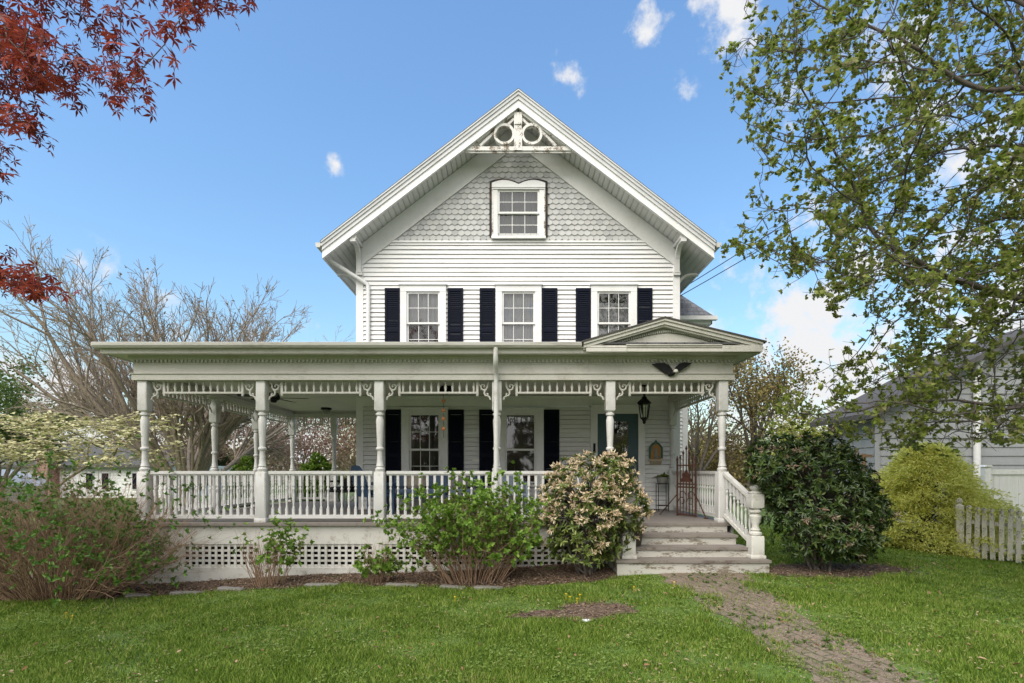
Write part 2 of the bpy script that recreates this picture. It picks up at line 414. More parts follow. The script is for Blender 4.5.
clap(w, (XR, YB), (-1, 0), (0, 1), XR-XL, FL-.4, 9.4, .101, lambda z: (XR-min(XR, HC+max(0, (JA-z)/TAN)), XR-max(XL, HC-max(0, (JA-z)/TAN))))
part('wall', w, M['siding'], house)
# stone base under the sills
b = MB(); b.box(XL+.03, XR-.03, YW+.03, YB-.03, -.6, FL-.38); part('foundation', b, M['stone'], house)
# fish-scale gable
AX = (518.5-CX)/44.25
g = MB(); rp = .118; cw = .142; r = 0; z = SHZ+.005
while z < JA-.1:
    zt = z+rp*1.5; hw = (JA-z-.02)/TAN; off = (r % 2)*cw/2
    n = int(hw/cw)+2
    for i in range(-n, n+1):
        x0 = HC+i*cw+off; x1 = x0+cw-.004
        xa, xb = max(x0, HC-hw), min(x1, HC+hw)
        if xb-xa < .02: continue
        if z > SHZ+.06 and z < 7.96 and xb > AX-.56 and xa < AX+.56: continue
        jz = random.uniform(-.006, .006); xm = (x0+x1)/2; rad = cw/2
        pts = []
        for k in range(7):
            t = k/6; x = xa+(xb-xa)*t
            pts.append((x, z+jz+rp*.32*(((x-xm)/rad)**2)))
        yb = YW-.028-random.uniform(0, .004)
        vs = [(x, yb, zz) for x, zz in pts]+[(x, YW-.004, min(zt, roofz(x))) for x, _ in reversed(pts)]
        vs += [(x, YW+.005, zz) for x, zz in pts]
        m_ = len(pts)
        fs = [(k, k+1, 2*m_-2-k, 2*m_-1-k) for k in range(m_-1)]+[(k, 2*m_+k, 2*m_+k+1, k+1) for k in range(m_-1)]
        g.add(vs, fs)
    z += rp; r += 1
ya_, yb_ = YW+.004, YW+.03
g.prism([(HC-3.4, SHZ-.01), (AX-.49, SHZ-.01), (AX-.49, roofz(AX-.49)-.02), (HC-3.4, SHZ+.02)], 'y', ya_, yb_)
g.prism([(HC+3.4, SHZ-.01), (AX+.49, SHZ-.01), (AX+.49, roofz(AX+.49)-.02), (HC+3.4, SHZ+.02)], 'y', ya_, yb_)
g.prism([(AX-.489, 7.95), (AX+.489, 7.95), (AX+.489, roofz(AX+.49)-.02), (HC, JA-.03), (AX-.489, roofz(AX-.49)-.02)], 'y', ya_, yb_); g.prism([(AX-.489, SHZ-.01), (AX+.489, SHZ-.01), (AX+.489, 6.87), (AX-.489, 6.87)], 'y', ya_, yb_)
M['scale'] = leafmat('fish_scale_paint', [(.36, .365, .36), (.45, .455, .45), (.49, .495, .485), (.43, .43, .415), (.50, .505, .50)], 0, .65, .25)
part('fish_scale_shingles', g, M['scale'], house)
t = MB(); t.box(HC-3.3, HC+3.3, YW-.045, YW+.01, SHZ-.035, SHZ+.006); part('shingle_skirt_board', t, M['white'], house)
def chevron(mb, zt, zb, y0, y1, hw, hwb=None):
    """a mitred pair of sloping boards following the roof, apex heights zt (top) and zb (bottom)"""
    hwb = hwb or hw
    mb.prism([(HC-hw, zt-TAN*hw), (HC, zt), (HC, zb), (HC-hwb, zb-TAN*hwb)], 'y', y0, y1)
    mb.prism([(HC+hw, zt-TAN*hw), (HC, zt), (HC, zb), (HC+hwb, zb-TAN*hwb)], 'y', y0, y1)
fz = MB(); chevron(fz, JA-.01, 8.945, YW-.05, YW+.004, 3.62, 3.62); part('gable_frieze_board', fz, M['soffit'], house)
for x0, x1, x2, x3 in ((XL-.012, XL+.13, XL-.03, XL-.012), (XR-.13, XR+.012, XR+.012, XR+.03)):
    c = MB(); c.box(x0, x1, YW-.03, YW+.02, FL-.4, roofz(XL)); c.box(x2, x3, YW-.03, YW+.13, FL-.4, roofz(XL)); part('corner_board', c, M['white'], house)
# main roof
HW = 4.23; ZT = 9.83; RB = YB+.5
rf = MB()
for sgn in (-1, 1):
    e = HC+sgn*(HW+.03); rf.add([(HC, YO-.03, ZT), (e, YO-.03, ZT-TAN*(HW+.03)), (e, RB, ZT-TAN*(HW+.03)), (HC, RB, ZT),
            (HC, YO-.03, ZT-.045), (e, YO-.03, ZT-TAN*(HW+.03)-.045), (e, RB, ZT-TAN*(HW+.03)-.045), (HC, RB, ZT-.045)],
           [(0, 1, 2, 3), (7, 6, 5, 4), (0, 4, 5, 1), (1, 5, 6, 2), (2, 6, 7, 3)])
roof = part('roof', rf, M['roof'], house)
cr = MB(); chevron(cr, ZT-.047, ZT-.075, YO-.07, YO+.02, HW); chevron(cr, ZT-.077, ZT-.145, YO-.05, YO+.02, HW); chevron(cr, ZT-.147, ZT-.225, YO-.028, YO+.02, HW-.01); chevron(cr, ZT-.227, ZT-.245, YO-.045, YO+.02, HW-.01)
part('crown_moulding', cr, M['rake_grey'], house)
fa = MB(); chevron(fa, ZT-.247, JA+.0, YO-.02, YO+.02, HW-.02); chevron(fa, JA-.001, JA-.03, YO-.035, YO+.03, HW-.02); part('rake_board', fa, M['white'], house)
# boarded soffit: grooves run along the ridge
sf = MB(); nb = int((HW-.03)/.105)
for sgn in (-1, 1):
    for i in range(nb):
        h0 = i*.105+.015; h1 = (i+1)*.105-.015; hm = h1+.015
        def q(h, dz): return (HC+sgn*h, JA-TAN*h+dz)
        a0, a1, a2, a3 = q(h0, 0), q(h1, 0), q(h1+.008, .026), q(h1+.030, 0)
        for pa, pb in ((a0, a1), (a1, a2), (a2, a3)):
            sf.add([(pa[0], YO+.02, pa[1]), (pb[0], YO+.02, pb[1]), (pb[0], RB, pb[1]), (pa[0], RB, pa[1])], [(0, 1, 2, 3)])
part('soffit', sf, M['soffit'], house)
for sgn in (-1, 1):
    ea = MB(); x = HC+sgn*(HW-.03); zt = ZT-TAN*(HW-.03)-.05; zb = JA-TAN*(HW-.03)-.02
    ea.box(min(x, x+sgn*.03), max(x, x+sgn*.03), YO+.02, RB, zb, zt); part('eave_fascia', ea, M['white'], house)
for sgn in (-1, 1):
    gt = MB(); x = HC+sgn*(HW+.075); zt = ZT-TAN*HW-.06
    prof = [(x-.06, zt), (x-.06, zt-.05), (x-.035, zt-.10), (x+.035, zt-.10), (x+.06, zt-.05), (x+.06, zt)]
    gt.prism(prof, 'y', YO-.02, RB); part('gutter', gt, M['gutter'], house)
dp = MB(); gx = HC-HW-.06; gzz = ZT-TAN*HW-.15
dp.tube([(gx, YW-.3, gzz+.02), (gx+.02, YW-.28, gzz-.10), (gx+.12, YW-.25, gzz-.16), (-3.36, YW-.10, 5.86), (-3.25, YW-.07, 5.80), (-3.23, YW-.07, 5.70), (-3.23, YW-.07, 4.12)], .045, 8)
part('downspout', dp, M['white'], house, smooth=50)
# brackets
def bracket(x):
    m = MB(); zs = JA-TAN*abs(x-HC)-.03
    out = [(YW-.03, 4.45+1.6), (YW-.10, 4.45+1.6), (YW-.11, 6.25)]
    for k in range(7):
        a = k/6*math.pi/2; out.append((YW-.11-.30*(1-math.cos(a)), 6.25+.33*math.sin(a)))
    out += [(YW-.48, zs-.05), (YW-.48, zs), (YW-.36, zs), ]
    inner = []
    for k in range(6):
        a = (1-k/5)*math.pi/2; inner.append((YW-.05-.24*(1-math.cos(a)), 6.30+.30*math.sin(a)))
    m.prism(out+inner+[(YW-.03, 6.25)], 'x', x-.05, x+.05)
    m.box(x-.07, x+.07, YW-.09, YW-.02, 6.0, 6.09); m.box(x-.075, x+.075, YW-.53, YW-.02, zs-.04, zs+.03)
    m.box(x-.06, x+.06, YW-.55, YW-.44, zs-.11, zs-.04)
    return part('bracket', m, M['soffit'], house)
for x in (XL+.05, XR-.05): bracket(x)
for sgn, x in ((-1, XL), (1, XR)):         # curved knee brace from the side wall to the eave
    m = MB(); pts = []
    for k in range(9):
        a = k/8*math.pi/2; pts.append((x+sgn*(.04+.5*(1-math.cos(a))), YW+.25, 5.72+.52*math.sin(a)-.12*(1-math.cos(a))))
    m.tube(pts, .04, 6); part('knee_brace', m, M['soffit'], house, smooth=50)
# gable ornament in the peak
YG = YO+.06; S_ = (EYE-0)
def og(px, py): return ((px-CX)/F*YG, EYE+(HY-py)/F*YG)
orn = MB()
x0, zb = og(466, 151.5); x1, zt = og(572, 147.5)
orn.box(x0, x1, YG-.04, YG+.04, zb, zt)
orn.prism([og(463, 151.8), og(575, 151.8), og(569, 153.2), og(470, 153.2)], 'y', YG-.015, YG+.015)
xa, za = og(514, 151); xb, zt2 = og(522, 108); orn.box(xa, xb, YG-.05, YG+.05, zb, zt2-.12)
orn.prism([og(514.5, 126), og(521.5, 126), og(518, 116)], 'y', YG-.07, YG-.052)
for a_, b_ in (((470, 146.5), (514, 113.5)), ((567, 146.5), (522, 113.5))):
    p, q = og(*a_), og(*b_); orn.beam((p[0], YG, p[1]), (q[0], YG, q[1]), .07, .07)
for a_, b_ in (((480, 146), (496, 131)), ((556, 146), (541, 131)), ((507, 125.5), (514, 119)), ((529, 125.5), (522, 119))):
    p, q = og(*a_), og(*b_); orn.beam((p[0], YG+.006, p[1]), (q[0], YG+.006, q[1]), .05, .05)
part('gable_ornament', orn, M['peeling'], house)
rg = MB(); n = 28
for cx_, cy_ in ((504.3, 135), (531.8, 135)):
    cxx, czz = og(cx_, cy_); ro, ri = 10.6/F*YG, 8.1/F*YG
    vs = []
    for yy in (YG-.045, YG+.045):
        for rr in (ro, ri):
            vs += [(cxx+rr*math.cos(2*math.pi*k/n), yy, czz+rr*math.sin(2*math.pi*k/n)) for k in range(n)]
    fs = []
    for k in range(n):
        j = (k+1) % n; fs += [(k, j, n+j, n+k), (2*n+k, 3*n+k, 3*n+j, 2*n+j), (k, 2*n+k, 2*n+j, j), (n+k, n+j, 3*n+j, 3*n+k)]
    m = MB(); m.add(vs, fs); part('ornament_ring', m, M['peeling'], house, smooth=40)
# ------------------------------------------------------------------ windows
def window(xc, z0, z1, w, cw, head, mode, zmeet=None, deep=.6, casmat='white', dz=0, ymm=YW):
    """casing (part) with sash, muntins, glass, curtain and dark room behind as sub-parts"""
    h = w/2; m = MB(); y0, y1 = ymm-.065, ymm+.02
    m.box(xc-h-cw, xc-h, y0, y1, z0-.02, z1+.0); m.box(xc+h, xc+h+cw, y0, y1, z0-.02, z1+.0)
    m.box(xc-h-cw, xc+h+cw, y0-.004, y1, z1, z1+head); m.box(xc-h-cw-.03, xc+h+cw+.03, y0-.035, y1, z1+head, z1+head+.03)
    m.box(xc-h-cw-.04, xc+h+cw+.04, y0-.05, y1, z0-.07, z0-.02)
    cas = part('window', m, M[casmat], house)
    zm = zmeet or (z0+z1)/2; s = MB(); f = .042
    for a, b, yo in ((z0, zm+.02, .035), (zm-.02, z1, 0)):
        ya, yb = ymm-.035+yo, ymm-.005+yo
        s.box(xc-h, xc-h+f, ya, yb, a, b); s.box(xc+h-f, xc+h, ya, yb, a, b); s.box(xc-h+f, xc+h-f, ya, yb, a, a+f); s.box(xc-h+f, xc+h-f, ya, yb, b-f, b)
    part('sash', s, M['sash'], cas)
    mu = MB()
    for a, b, yo in ((z0+f, zm+.02-f, .035), (zm-.02+f, z1-f, 0)):
        if mode == 'plain': continue
        ya, yb = ymm-.028+yo, ymm-.012+yo
        for k in (1, 2):
            x = xc-h+f+(w-2*f)*k/3; mu.box(x-.0065, x+.0065, ya, yb, a, b)
        mu.box(xc-h+f, xc+h-f, ya+.003, yb-.003, (a+b)/2-.0065, (a+b)/2+.0065)
    if mu.v: part('muntins', mu, M['sash'], cas)
    p = MB()
    for a, b, yo in ((z0+f, zm+.02-f, .035), (zm-.02+f, z1-f, 0)):
        y = ymm-.0195+yo; p.add([(xc-h+f, y, a), (xc+h-f, y, a), (xc+h-f, y, b), (xc-h+f, y, b)], [(0, 1, 2, 3)])
    part('pane', p, M['glass'], cas)
    d = MB(); yb = ymm+deep; A = [(xc-h-.02, ymm+.021, z0-.03), (xc+h+.02, ymm+.021, z0-.03), (xc+h+.02, ymm+.021, z1+.03), (xc-h-.02, ymm+.021, z1+.03)]
    B = [(x, yb, z) for x, y, z in A]
    d.add(A+B, [(4, 5, 6, 7), (0, 1, 5, 4), (1, 2, 6, 5), (2, 3, 7, 6), (3, 0, 4, 7)]); part('window_recess', d, M['dark'], cas)
    def cur(za, zb, xa, xb, mt, amp=.012, y=.075):
        cm = MB(); k = 40
        xs = [xa+(xb-xa)*i/k for i in range(k+1)]
        ys = [ymm+y+amp*math.sin(i*1.9+za)+amp*.5*math.sin(i*.73) for i in range(k+1)]
        cm.add([(x, yy, za) for x, yy in zip(xs, ys)]+[(x, yy, zb) for x, yy in zip(xs, ys)], [(i, i+1, k+2+i, k+1+i) for i in range(k)])
        part('curtain', cm, M[mt], cas, smooth=80)
    L, R = xc-h, xc+h
    if mode == 'upleft': cur(zm-.02, z1, L, R, 'curtain'); cur(z0, zm-.02, L, L+w*.13, 'curtain'); cur(z0, zm, R-w*.1, R, 'curtain')
    elif mode == 'upmid': cur(z0, z1, L, R, 'curtain')
    elif mode == 'upright': cur(z0, z1-.22, L, R, 'curtain')
    elif mode == 'attic': cur(z0, z1, L, R, 'curtain_dim', .02)
    elif mode == 'plain': cur(z0, z1, L, L+w*.10, 'curtain_dim'); cur(z1-.18, z1, L, R, 'curtain', .01)
    elif mode == 'low': cur(z0, z1, L, L+w*.12, 'curtain_dim'); cur(z0, z1, R-w*.1, R, 'curtain_dim')
    return cas
def shutter(xc, z0, z1, w=.35):
    m = MB(); h = w/2; y0 = YW-.05; st = .05
    m.box(xc-h, xc-h+st, y0, y0+.032, z0, z1); m.box(xc+h-st, xc+h, y0, y0+.032, z0, z1)
    zm = z0+(z1-z0)*.40
    for a, b in ((z0, z0+.08), (zm-.04, zm+.04), (z1-.07, z1)): m.box(xc-h+st, xc+h-st, y0, y0+.032, a, b)
    for a, b in ((z0+.08, zm-.04), (zm+.04, z1-.07)):
        n = int((b-a)/.042)
        for i in range(n):
            z = a+(b-a)*i/n; m.add([(xc-h+st, y0+.004, z), (xc+h-st, y0+.004, z), (xc+h-st, y0+.024, z+.048), (xc-h+st, y0+.024, z+.048)], [(0, 1, 2, 3)])
    m.box(xc-h+.02, xc+h-.02, y0+.026, y0+.034, z0+.02, z1-.02)
    part('shutter', m, M['shutter'], house)
for x, md in zip(up_x, ('upleft', 'upmid', 'upright')):
    window(x, UZ0, UZ1, .75, .14, .14, md, 4.93)
for px in (393, 455.5, 487.5, 549.5, 583.3, 644.2): shutter((px-CX)/44.25, 4.14, 5.72)
for x, md in zip(low_x, ('low', 'plain')): window(x, LZ0, LZ1, .70, .17, .10, md, 2.08)
for px in (393.5, 456.3, 487, 551.5): shutter((px-CX)/44.25, 1.27, 2.985)
att = window(AX, 6.885, 7.93, .94, .10, .03, 'attic', 7.42)
hd = MB()        # double-arched hood with its dark stripped edge
arch = [(AX-.60, 7.93)]
for s0 in (-1, 1):
    for k in range(9):
        t = k/8; xx = AX+(-.60+.60*t if s0 < 0 else .60*t); arch.append((xx, 8.03+.10*math.sin(math.pi*(t*.85+.12 if s0 < 0 else (1-t)*.85+.12))))
arch.append((AX+.60, 7.93))
hd.prism(arch, 'y', YW-.085, YW-.066); part('window_hood', hd, M['white'], att)
he = MB()
out = [(x+(.05 if x > AX else -.05)*abs(x-AX)/.6, z+.045) for x, z in arch]
he.prism(out, 'y', YW-.064, YW-.03)
he.box(AX-.655, AX-.595, YW-.05, YW-.03, 6.87, 7.975); he.box(AX+.595, AX+.655, YW-.05, YW-.03, 6.87, 7.975)
part('dark_hood_edge', he, paint('stripped_wood', (.03, .028, .03), (.2, .12, .07), .5, .8, 7.), att)
for x in (AX-.60, AX+.57): sd = MB(); sd.box(x, x+.03, YW-.075, YW-.03, 6.87, 7.93); part('side_trim', sd, M['peeling'], att)
# ------------------------------------------------------------------ front door
d = MB(); d.box(DX-DW, DX+DW, YW+.005, YW+.05, FL+.02, DZ1)
d2 = MB(); gw = .17; gc = DX+.06
d2.box(DX-DW, gc-gw, YW-.03, YW+.004, FL+.02, DZ1); d2.box(gc+gw, DX+DW, YW-.03, YW+.004, FL+.02, DZ1); d2.box(gc-gw, gc+gw, YW-.03, YW+.004, FL+.02, 1.52); d2.box(gc-gw, gc+gw, YW-.03, YW+.004, 2.72, DZ1)
d2.box(gc-gw+.03, gc+gw-.03, YW-.045, YW-.03, FL+.16, 1.40)
door = part('front_door', d2, M['teal'], house)
dg = MB(); dg.box(gc-gw, gc+gw, YW-.018, YW-.012, 1.52, 2.72); part('door_pane', dg, M['glass'], door)
part('door_back', d, M['dark'], door)
dh = MB(); dh.ball((DX+DW-.07, YW-.07, 1.66), .03); dh.tube([(DX+DW-.07, YW-.03, 1.66), (DX+DW-.07, YW-.07, 1.66)], .012); dh.box(DX+DW-.095, DX+DW-.045, YW-.036, YW-.03, 1.55, 1.75); part('handle', dh, M['zinc'], door, smooth=40)
dc = MB()
dc.box(DX-DW-.15, DX-DW, YW-.06, YW+.01, FL, DZ1); dc.box(DX+DW, DX+DW+.15, YW-.06, YW+.01, FL, DZ1); dc.box(DX-DW-.15, DX+DW+.15, YW-.064, YW+.01, DZ1, DZ1+.17); dc.box(DX-DW-.19, DX+DW+.19, YW-.10, YW+.01, DZ1+.17, DZ1+.20)
part('door_casing', dc, M['white'], house)
hn = MB(); hn.box(DX-DW-.10, DX-DW-.05, YW-.085, YW-.062, 2.02, 2.22); part('wall_bell', hn, M['black'], house)
# ------------------------------------------------------------------ side wing with hipped slate roof
WX1 = 4.66; WY0, WY1 = 13.9, 16.9; WE = 5.44
wg = MB(); clap(wg, (XR, WY0), (1, 0), (0, -1), WX1-XR, .3, WE, .101); clap(wg, (WX1, WY0), (0, 1), (1, 0), WY1-WY0, .3, WE, .101); clap(wg, (WX1, WY1), (-1, 0), (0, 1), WX1-XR, .3, WE, .101)
wing = part('side_wing', wg, M['siding'], house)
wt = MB(); wt.box(WX1-.11, WX1+.02, WY0-.03, WY0+.0, .3, WE-.02); wt.box(WX1+.018, WX1+.03, WY0-.03, WY0+.12, .3, WE-.02)
wt.box(XR, WX1+.46, WY0-.5, WY1+.5, WE-.03, WE+.0); wt.box(XR, WX1+.48, WY0-.53, WY0-.5, WE-.06, WE+.11); wt.box(WX1+.46, WX1+.49, WY0-.53, WY1+.5, WE-.06, WE+.112)
wt.box(XR, WX1+.05, WY0-.06, WY0-.03, WE-.3, WE-.03); wt.box(XR, WX1+.58, WY0-.66, WY0-.53, WE+.02, WE+.12)
part('wing_cornice', wt, M['white'], wing)
wr = MB(); a = WX1+.53; yf = WY0-.58; yk = WY1+.58; ym = (yf+yk)/2; zr = 8.05
wr.add([(XR-.3, yf, WE+.12), (a, yf, WE+.12), (a, yk, WE+.12), (XR-.3, yk, WE+.12), (3.1, ym, zr), (1.4, ym, zr)], [(0, 1, 4, 5), (1, 2, 4), (2, 3, 5, 4), (0, 3, 2, 1)])
part('wing_roof', wr, M['slate'], wing)
# ================================================================== the porch
PF = 8.85; PX0, PX1 = -6.247, 3.62                    # post line
ZB = 3.13; ZS = 3.53; ZC = 3.30; PB = 14.9             # beam bottom, soffit, ceiling, rear
porch = thing('porch', 'wraparound porch with turned posts, spindle frieze, balustrade and lattice skirt', 'porch', (-1.4, 10.2, .1))
dk = MB(); dk.box(-6.43, 3.76, 8.68, YW-.02, FL-.045, FL); dk.box(-6.43, XL-.02, YW-.02, PB+.15, FL-.045, FL)
part('deck', dk, M['deck'], porch)
sk = MB(); EX = -5.52
sk.box(-6.38, 1.62, 8.74, 8.78, .37, FL-.047); sk.box(-6.38, -6.34, 8.78, PB+.1, .37, FL-.047)
sk.box(-6.39, 1.62, 8.73, 8.79, -.45, -.02); sk.box(-6.39, -6.33, 8.79, PB+.1, -.45, -.02)
sk.box(-6.38, EX, 8.742, 8.78, -.02, .37); sk.box(-6.38, -6.34, 8.78, PB+.1, -.02, .37)
for x in np.arange(-6.36, EX-.05, .115): sk.box(x, x+.1, 8.736, 8.742, -.02, .36)
sk.box(3.70, 3.74, 8.78, YW, -.3, FL-.047)
posts_x = [(px-CX)/58.75 for px in (145, 262.5, 380, 497, 610, 722)]
for x in posts_x[1:5]: sk.box(x-.09, x+.09, 8.738, 8.78, -.02, .37)
part('skirt', sk, M['worn'], porch)
vd = MB(); vd.box(-6.3, 3.6, 9.35, 9.38, -.5, .66); part('dark_void_backing', vd, M['soil'], porch)  # dark backing sheet, its colour standing in for the unlit void behind the lattice
xs_l = [EX]+posts_x[1:4]+[1.62]
for a, b in zip(xs_l[:-1], xs_l[1:]):
    lt = MB(); a2 = a+(.09 if a > EX else 0); b2 = b-.09
    n = max(1, round((b2-a2)/.112)); p = (b2-a2)/n
    for i in range(n+1): lt.box(a2+i*p-.022, a2+i*p+.022, 8.752, 8.762, -.02, .37)
    for k in range(5):
        z = .005+k*.085; lt.box(a2, b2, 8.7625, 8.772, z-.019, z+.019)
    part('lattice_panel', lt, M['worn'], porch)
# turned posts
def post_mesh(H, w, wb):
    m = MB(); zb = .86
    m.box(-wb/2, wb/2, -wb/2, wb/2, .0, zb, .014)
    m.box(-wb/2-.012, wb/2+.012, -wb/2-.012, wb/2+.012, .0, .07, .008)
    zt = H-.51; m.box(-w/2, w/2, -w/2, w/2, zt, H, .012)
    prof = [(w*.44, zb-.002), (w*.50, zb+.02), (w*.50, zb+.05), (w*.36, zb+.075), (w*.42, zb+.095), (w*.36, zb+.12), (w*.31, zb+.20), (w*.275, zb+.34),
            (w*.30, zb+.36), (w*.42, zb+.375), (w*.42, zb+.405), (w*.30, zb+.42), (w*.31, zb+.44), (w*.40, zt-.24), (w*.42, zt-.16), (w*.32, zt-.10), (w*.30, zt-.085), (w*.44, zt-.07), (w*.44, zt-.04), (w*.30, zt-.025), (w*.48, zt+.002)]
    m.lathe(prof, (0, 0, 0), 14); return mesh_of('post', m, M['post'], 35)
pm = post_mesh(2.4, .162, .178)
side_y = [10.93, 12.72, 14.80]
postl = [(x, PF) for x in posts_x]+[(PX0, y) for y in side_y]+[(-5.06, 14.80), (3.575, YW-.16)]
for x, y in postl: inst('post', pm, porch, (x, y, FL))
# spindles, balusters
sp = MB(); sp.lathe([(.013, 0), (.02, .01), (.014, .03), (.022, .07), (.024, .10), (.012, .13), (.02, .15), (.013, .165), (.013, .185)], n=7); spm = mesh_of('spindle', sp, M['porch'], 50)
bl = MB(); bl.box(-.021, .021, -.021, .021, 0, .12); bl.box(-.021, .021, -.021, .021, .50, .70)
bl.lathe([(.018, .119), (.024, .135), (.014, .15), (.017, .19), (.023, .27), (.019, .36), (.013, .42), (.023, .44), (.023, .46), (.015, .475), (.019, .502)], n=8); blm = mesh_of('baluster', bl, M['post'], 45)
def scroll(mb, p, u, v0):
    """S-scroll bracket in the plane of the frieze, from the post side point p along u"""
    def Q(s, z): return (p[0]+u[0]*s, p[1]+u[1]*s, v0+z)
    cv = [(.115, -.105), (.10, -.085), (.115, -.06), (.145, -.06), (.165, -.09), (.155, -.135), (.115, -.155), (.075, -.14), (.052, -.10), (.05, -.05), (.03, -.015)]
    mb.tube([Q(*c) for c in cv], [.017]*len(cv), 6)
    cv = [(.075, -.14), (.10, -.17), (.105, -.21), (.085, -.245), (.055, -.25), (.045, -.225), (.065, -.21)]
    mb.tube([Q(*c) for c in cv], .017, 6)
    mb.tube([Q(.055, -.25), Q(.02, -.27), Q(.0, -.32)], .016, 6)
    mb.tube([Q(.165, -.09), Q(.20, -.06), Q(.21, -.02)], .014, 6)
    e = .225
    mb.beam(Q(e, 0), Q(e, -.225), .04, .04); mb.ball(Q(e, -.24), .024, 8)
def fret(p, q, e0=.11, e1=.11, s0=True, s1=True):
    p = np.array(p); q = np.array(q); L = np.linalg.norm(q-p); u = (q-p)/L; m = MB()
    a = p+u*e0; b = q-u*e1; da = .225 if s0 else 0; db = .225 if s1 else 0
    if s0: scroll(m, a, u, ZB)
    if s1: scroll(m, b, -u, ZB)
    A = a+u*da; B = b-u*db
    m.beam((A[0], A[1], ZB-.20), (B[0], B[1], ZB-.20), .05, .03); m.beam((A[0], A[1], ZB-.008), (B[0], B[1], ZB-.008), .06, .014)
    f = part('fretwork', m, M['porch'], porch, smooth=40)
    n = int(np.linalg.norm(B-A)/.115)
    for i in range(n):
        c = A+(B-A)*(i+.5)/n; inst('spindle', spm, f, (c[0], c[1], ZB-.193))
def railing(p, q, e0=.12, e1=.12, owner=None, ra=(FL, FL), n=None):
    p = np.array(p); q = np.array(q); L = np.linalg.norm(q-p); u = (q-p)/L; a = p+u*e0; b = q-u*e1; m = MB()
    (za, zb) = ra
    m.beam((a[0], a[1], za+.845), (b[0], b[1], zb+.845), .085, .05); m.beam((a[0], a[1], za+.812), (b[0], b[1], zb+.812), .05, .03)
    f = part('railing', m, M['post'], owner or porch); m = MB(); m.beam((a[0], a[1], za+.095), (b[0], b[1], zb+.095), .06, .06); part('bottom_rail', m, M['post'], f)
    n = n or int(np.linalg.norm(b-a)/.117)
    for i in range(n):
        t = (i+.5)/n; c = a+(b-a)*t; inst('baluster', blm, f, (c[0], c[1], za+(zb-za)*t+.115))
    return f
for i in range(5): fret((posts_x[i], PF), (posts_x[i+1], PF))
ys = [PF]+side_y
for i in range(3): fret((PX0, ys[i]), (PX0, ys[i+1])); railing((PX0, ys[i]), (PX0, ys[i+1]))
fret((PX0, 14.8), (-5.06, 14.8)); fret((-5.06, 14.8), (XL, 14.8), s1=False); railing((PX0, 14.8), (-5.06, 14.8))
fret((posts_x[5], PF), (3.575, YW-.16)); railing((posts_x[5], PF), (3.575, YW-.16))
for i in range(4): railing((posts_x[i], PF), (posts_x[i+1], PF))
# entablature
OF = .375
fr = MB()
x0, x1 = -6.37, 3.72; yf = 8.75
fr.box(x0, x1, yf, yf+.2, ZB+.115, ZS); fr.box(x0, x0+.2, yf+.2, PB, ZB+.115, ZS); fr.box(x1-.2, x1, yf+.2, YW-.02, ZB+.115, ZS); fr.box(x0+.2, XL-.02, PB-.2, PB, ZB+.115, ZS)
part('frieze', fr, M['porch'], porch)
ar = MB(); o = .02
ar.box(x0-o, x1+o, yf-o, yf+.22, ZB, ZB+.10); ar.box(x0-o, x0+.22, yf+.22, PB+o, ZB, ZB+.10); ar.box(x1-.22, x1+o, yf+.22, YW-.02, ZB, ZB+.10); ar.box(x0+.22, XL-.02, PB-.22, PB+o, ZB, ZB+.10)
o = .04; ar.box(x0-o, x1+o, yf-o, yf+.1, ZB+.10, ZB+.116); ar.box(x0-o, x0+.1, yf+.1, PB, ZB+.10, ZB+.116); ar.box(x1-.1, x1+o, yf+.1, YW-.02, ZB+.10, ZB+.116)
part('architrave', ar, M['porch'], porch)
de = MB()
for x in np.arange(x0, x1, .068): de.box(x, x+.034, yf-.035, yf, ZS-.105, ZS-.065)
for y in np.arange(yf, PB, .047): de.box(x0-.024, x0, y, y+.026, ZS-.105, ZS-.065)
for y in np.arange(yf, YW-.1, .047): de.box(x1, x1+.024, y, y+.026, ZS-.105, ZS-.065)
de.box(x0-.028, x1+.028, yf-.028, yf-.001, ZS-.064, ZS-.045); de.box(x0-.05, x1+.05, yf-.05, yf-.001, ZS-.045, ZS-.001)
de.box(x0-.05, x0-.001, yf, PB, ZS-.045, ZS-.001); de.box(x1+.001, x1+.05, yf, YW, ZS-.045, ZS-.001)
de.box(x0-.008, x1+.008, yf-.01, yf, ZS-.135, ZS-.12)
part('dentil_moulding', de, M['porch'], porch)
ce = MB(); nb = int((x1-x0)/.1)
for (xa, xb, ya, yb) in ((x0+.2, x1-.2, yf+.2, YW-.02), (x0+.2, XL-.02, YW-.02, PB-.2)):
    y = ya
    while y < yb-.01:
        y2 = min(y+.1, yb); ce.add([(xa, y, ZC), (xb, y, ZC), (xb, y2-.008, ZC), (xa, y2-.008, ZC), (xa, y2-.004, ZC+.008), (xb, y2-.004, ZC+.008), (xb, y2, ZC), (xa, y2, ZC)], [(0, 1, 2, 3), (3, 2, 5, 4), (4, 5, 6, 7)]); y = y2
part('ceiling', ce, M['ceiling'], porch)
wf = MB(); wf.box(XL, XR, YW-.035, YW-.005, 3.06, ZC-.01); wf.box(XL, XR, YW-.06, YW-.036, 3.24, ZC-.01); part('wall_frieze', wf, M['white'], house)
ex0, ex1, ey = x0-OF, x1+.36, yf-.28; ZE = 3.685
so = MB(); so.box(ex0+.02, ex1-.02, ey+.02, yf, ZS, ZS+.03); so.box(ex0+.02, x0, yf, PB+.3, ZS, ZS+.03); so.box(x1, ex1-.02, yf, YW-.02, ZS, ZS+.03); so.box(x0, XL-.02, PB, PB+.3, ZS, ZS+.03)
part('eave_soffit', so, M['porch'], porch)
cn = MB()       # cornice: cyma stepping out to the gutter
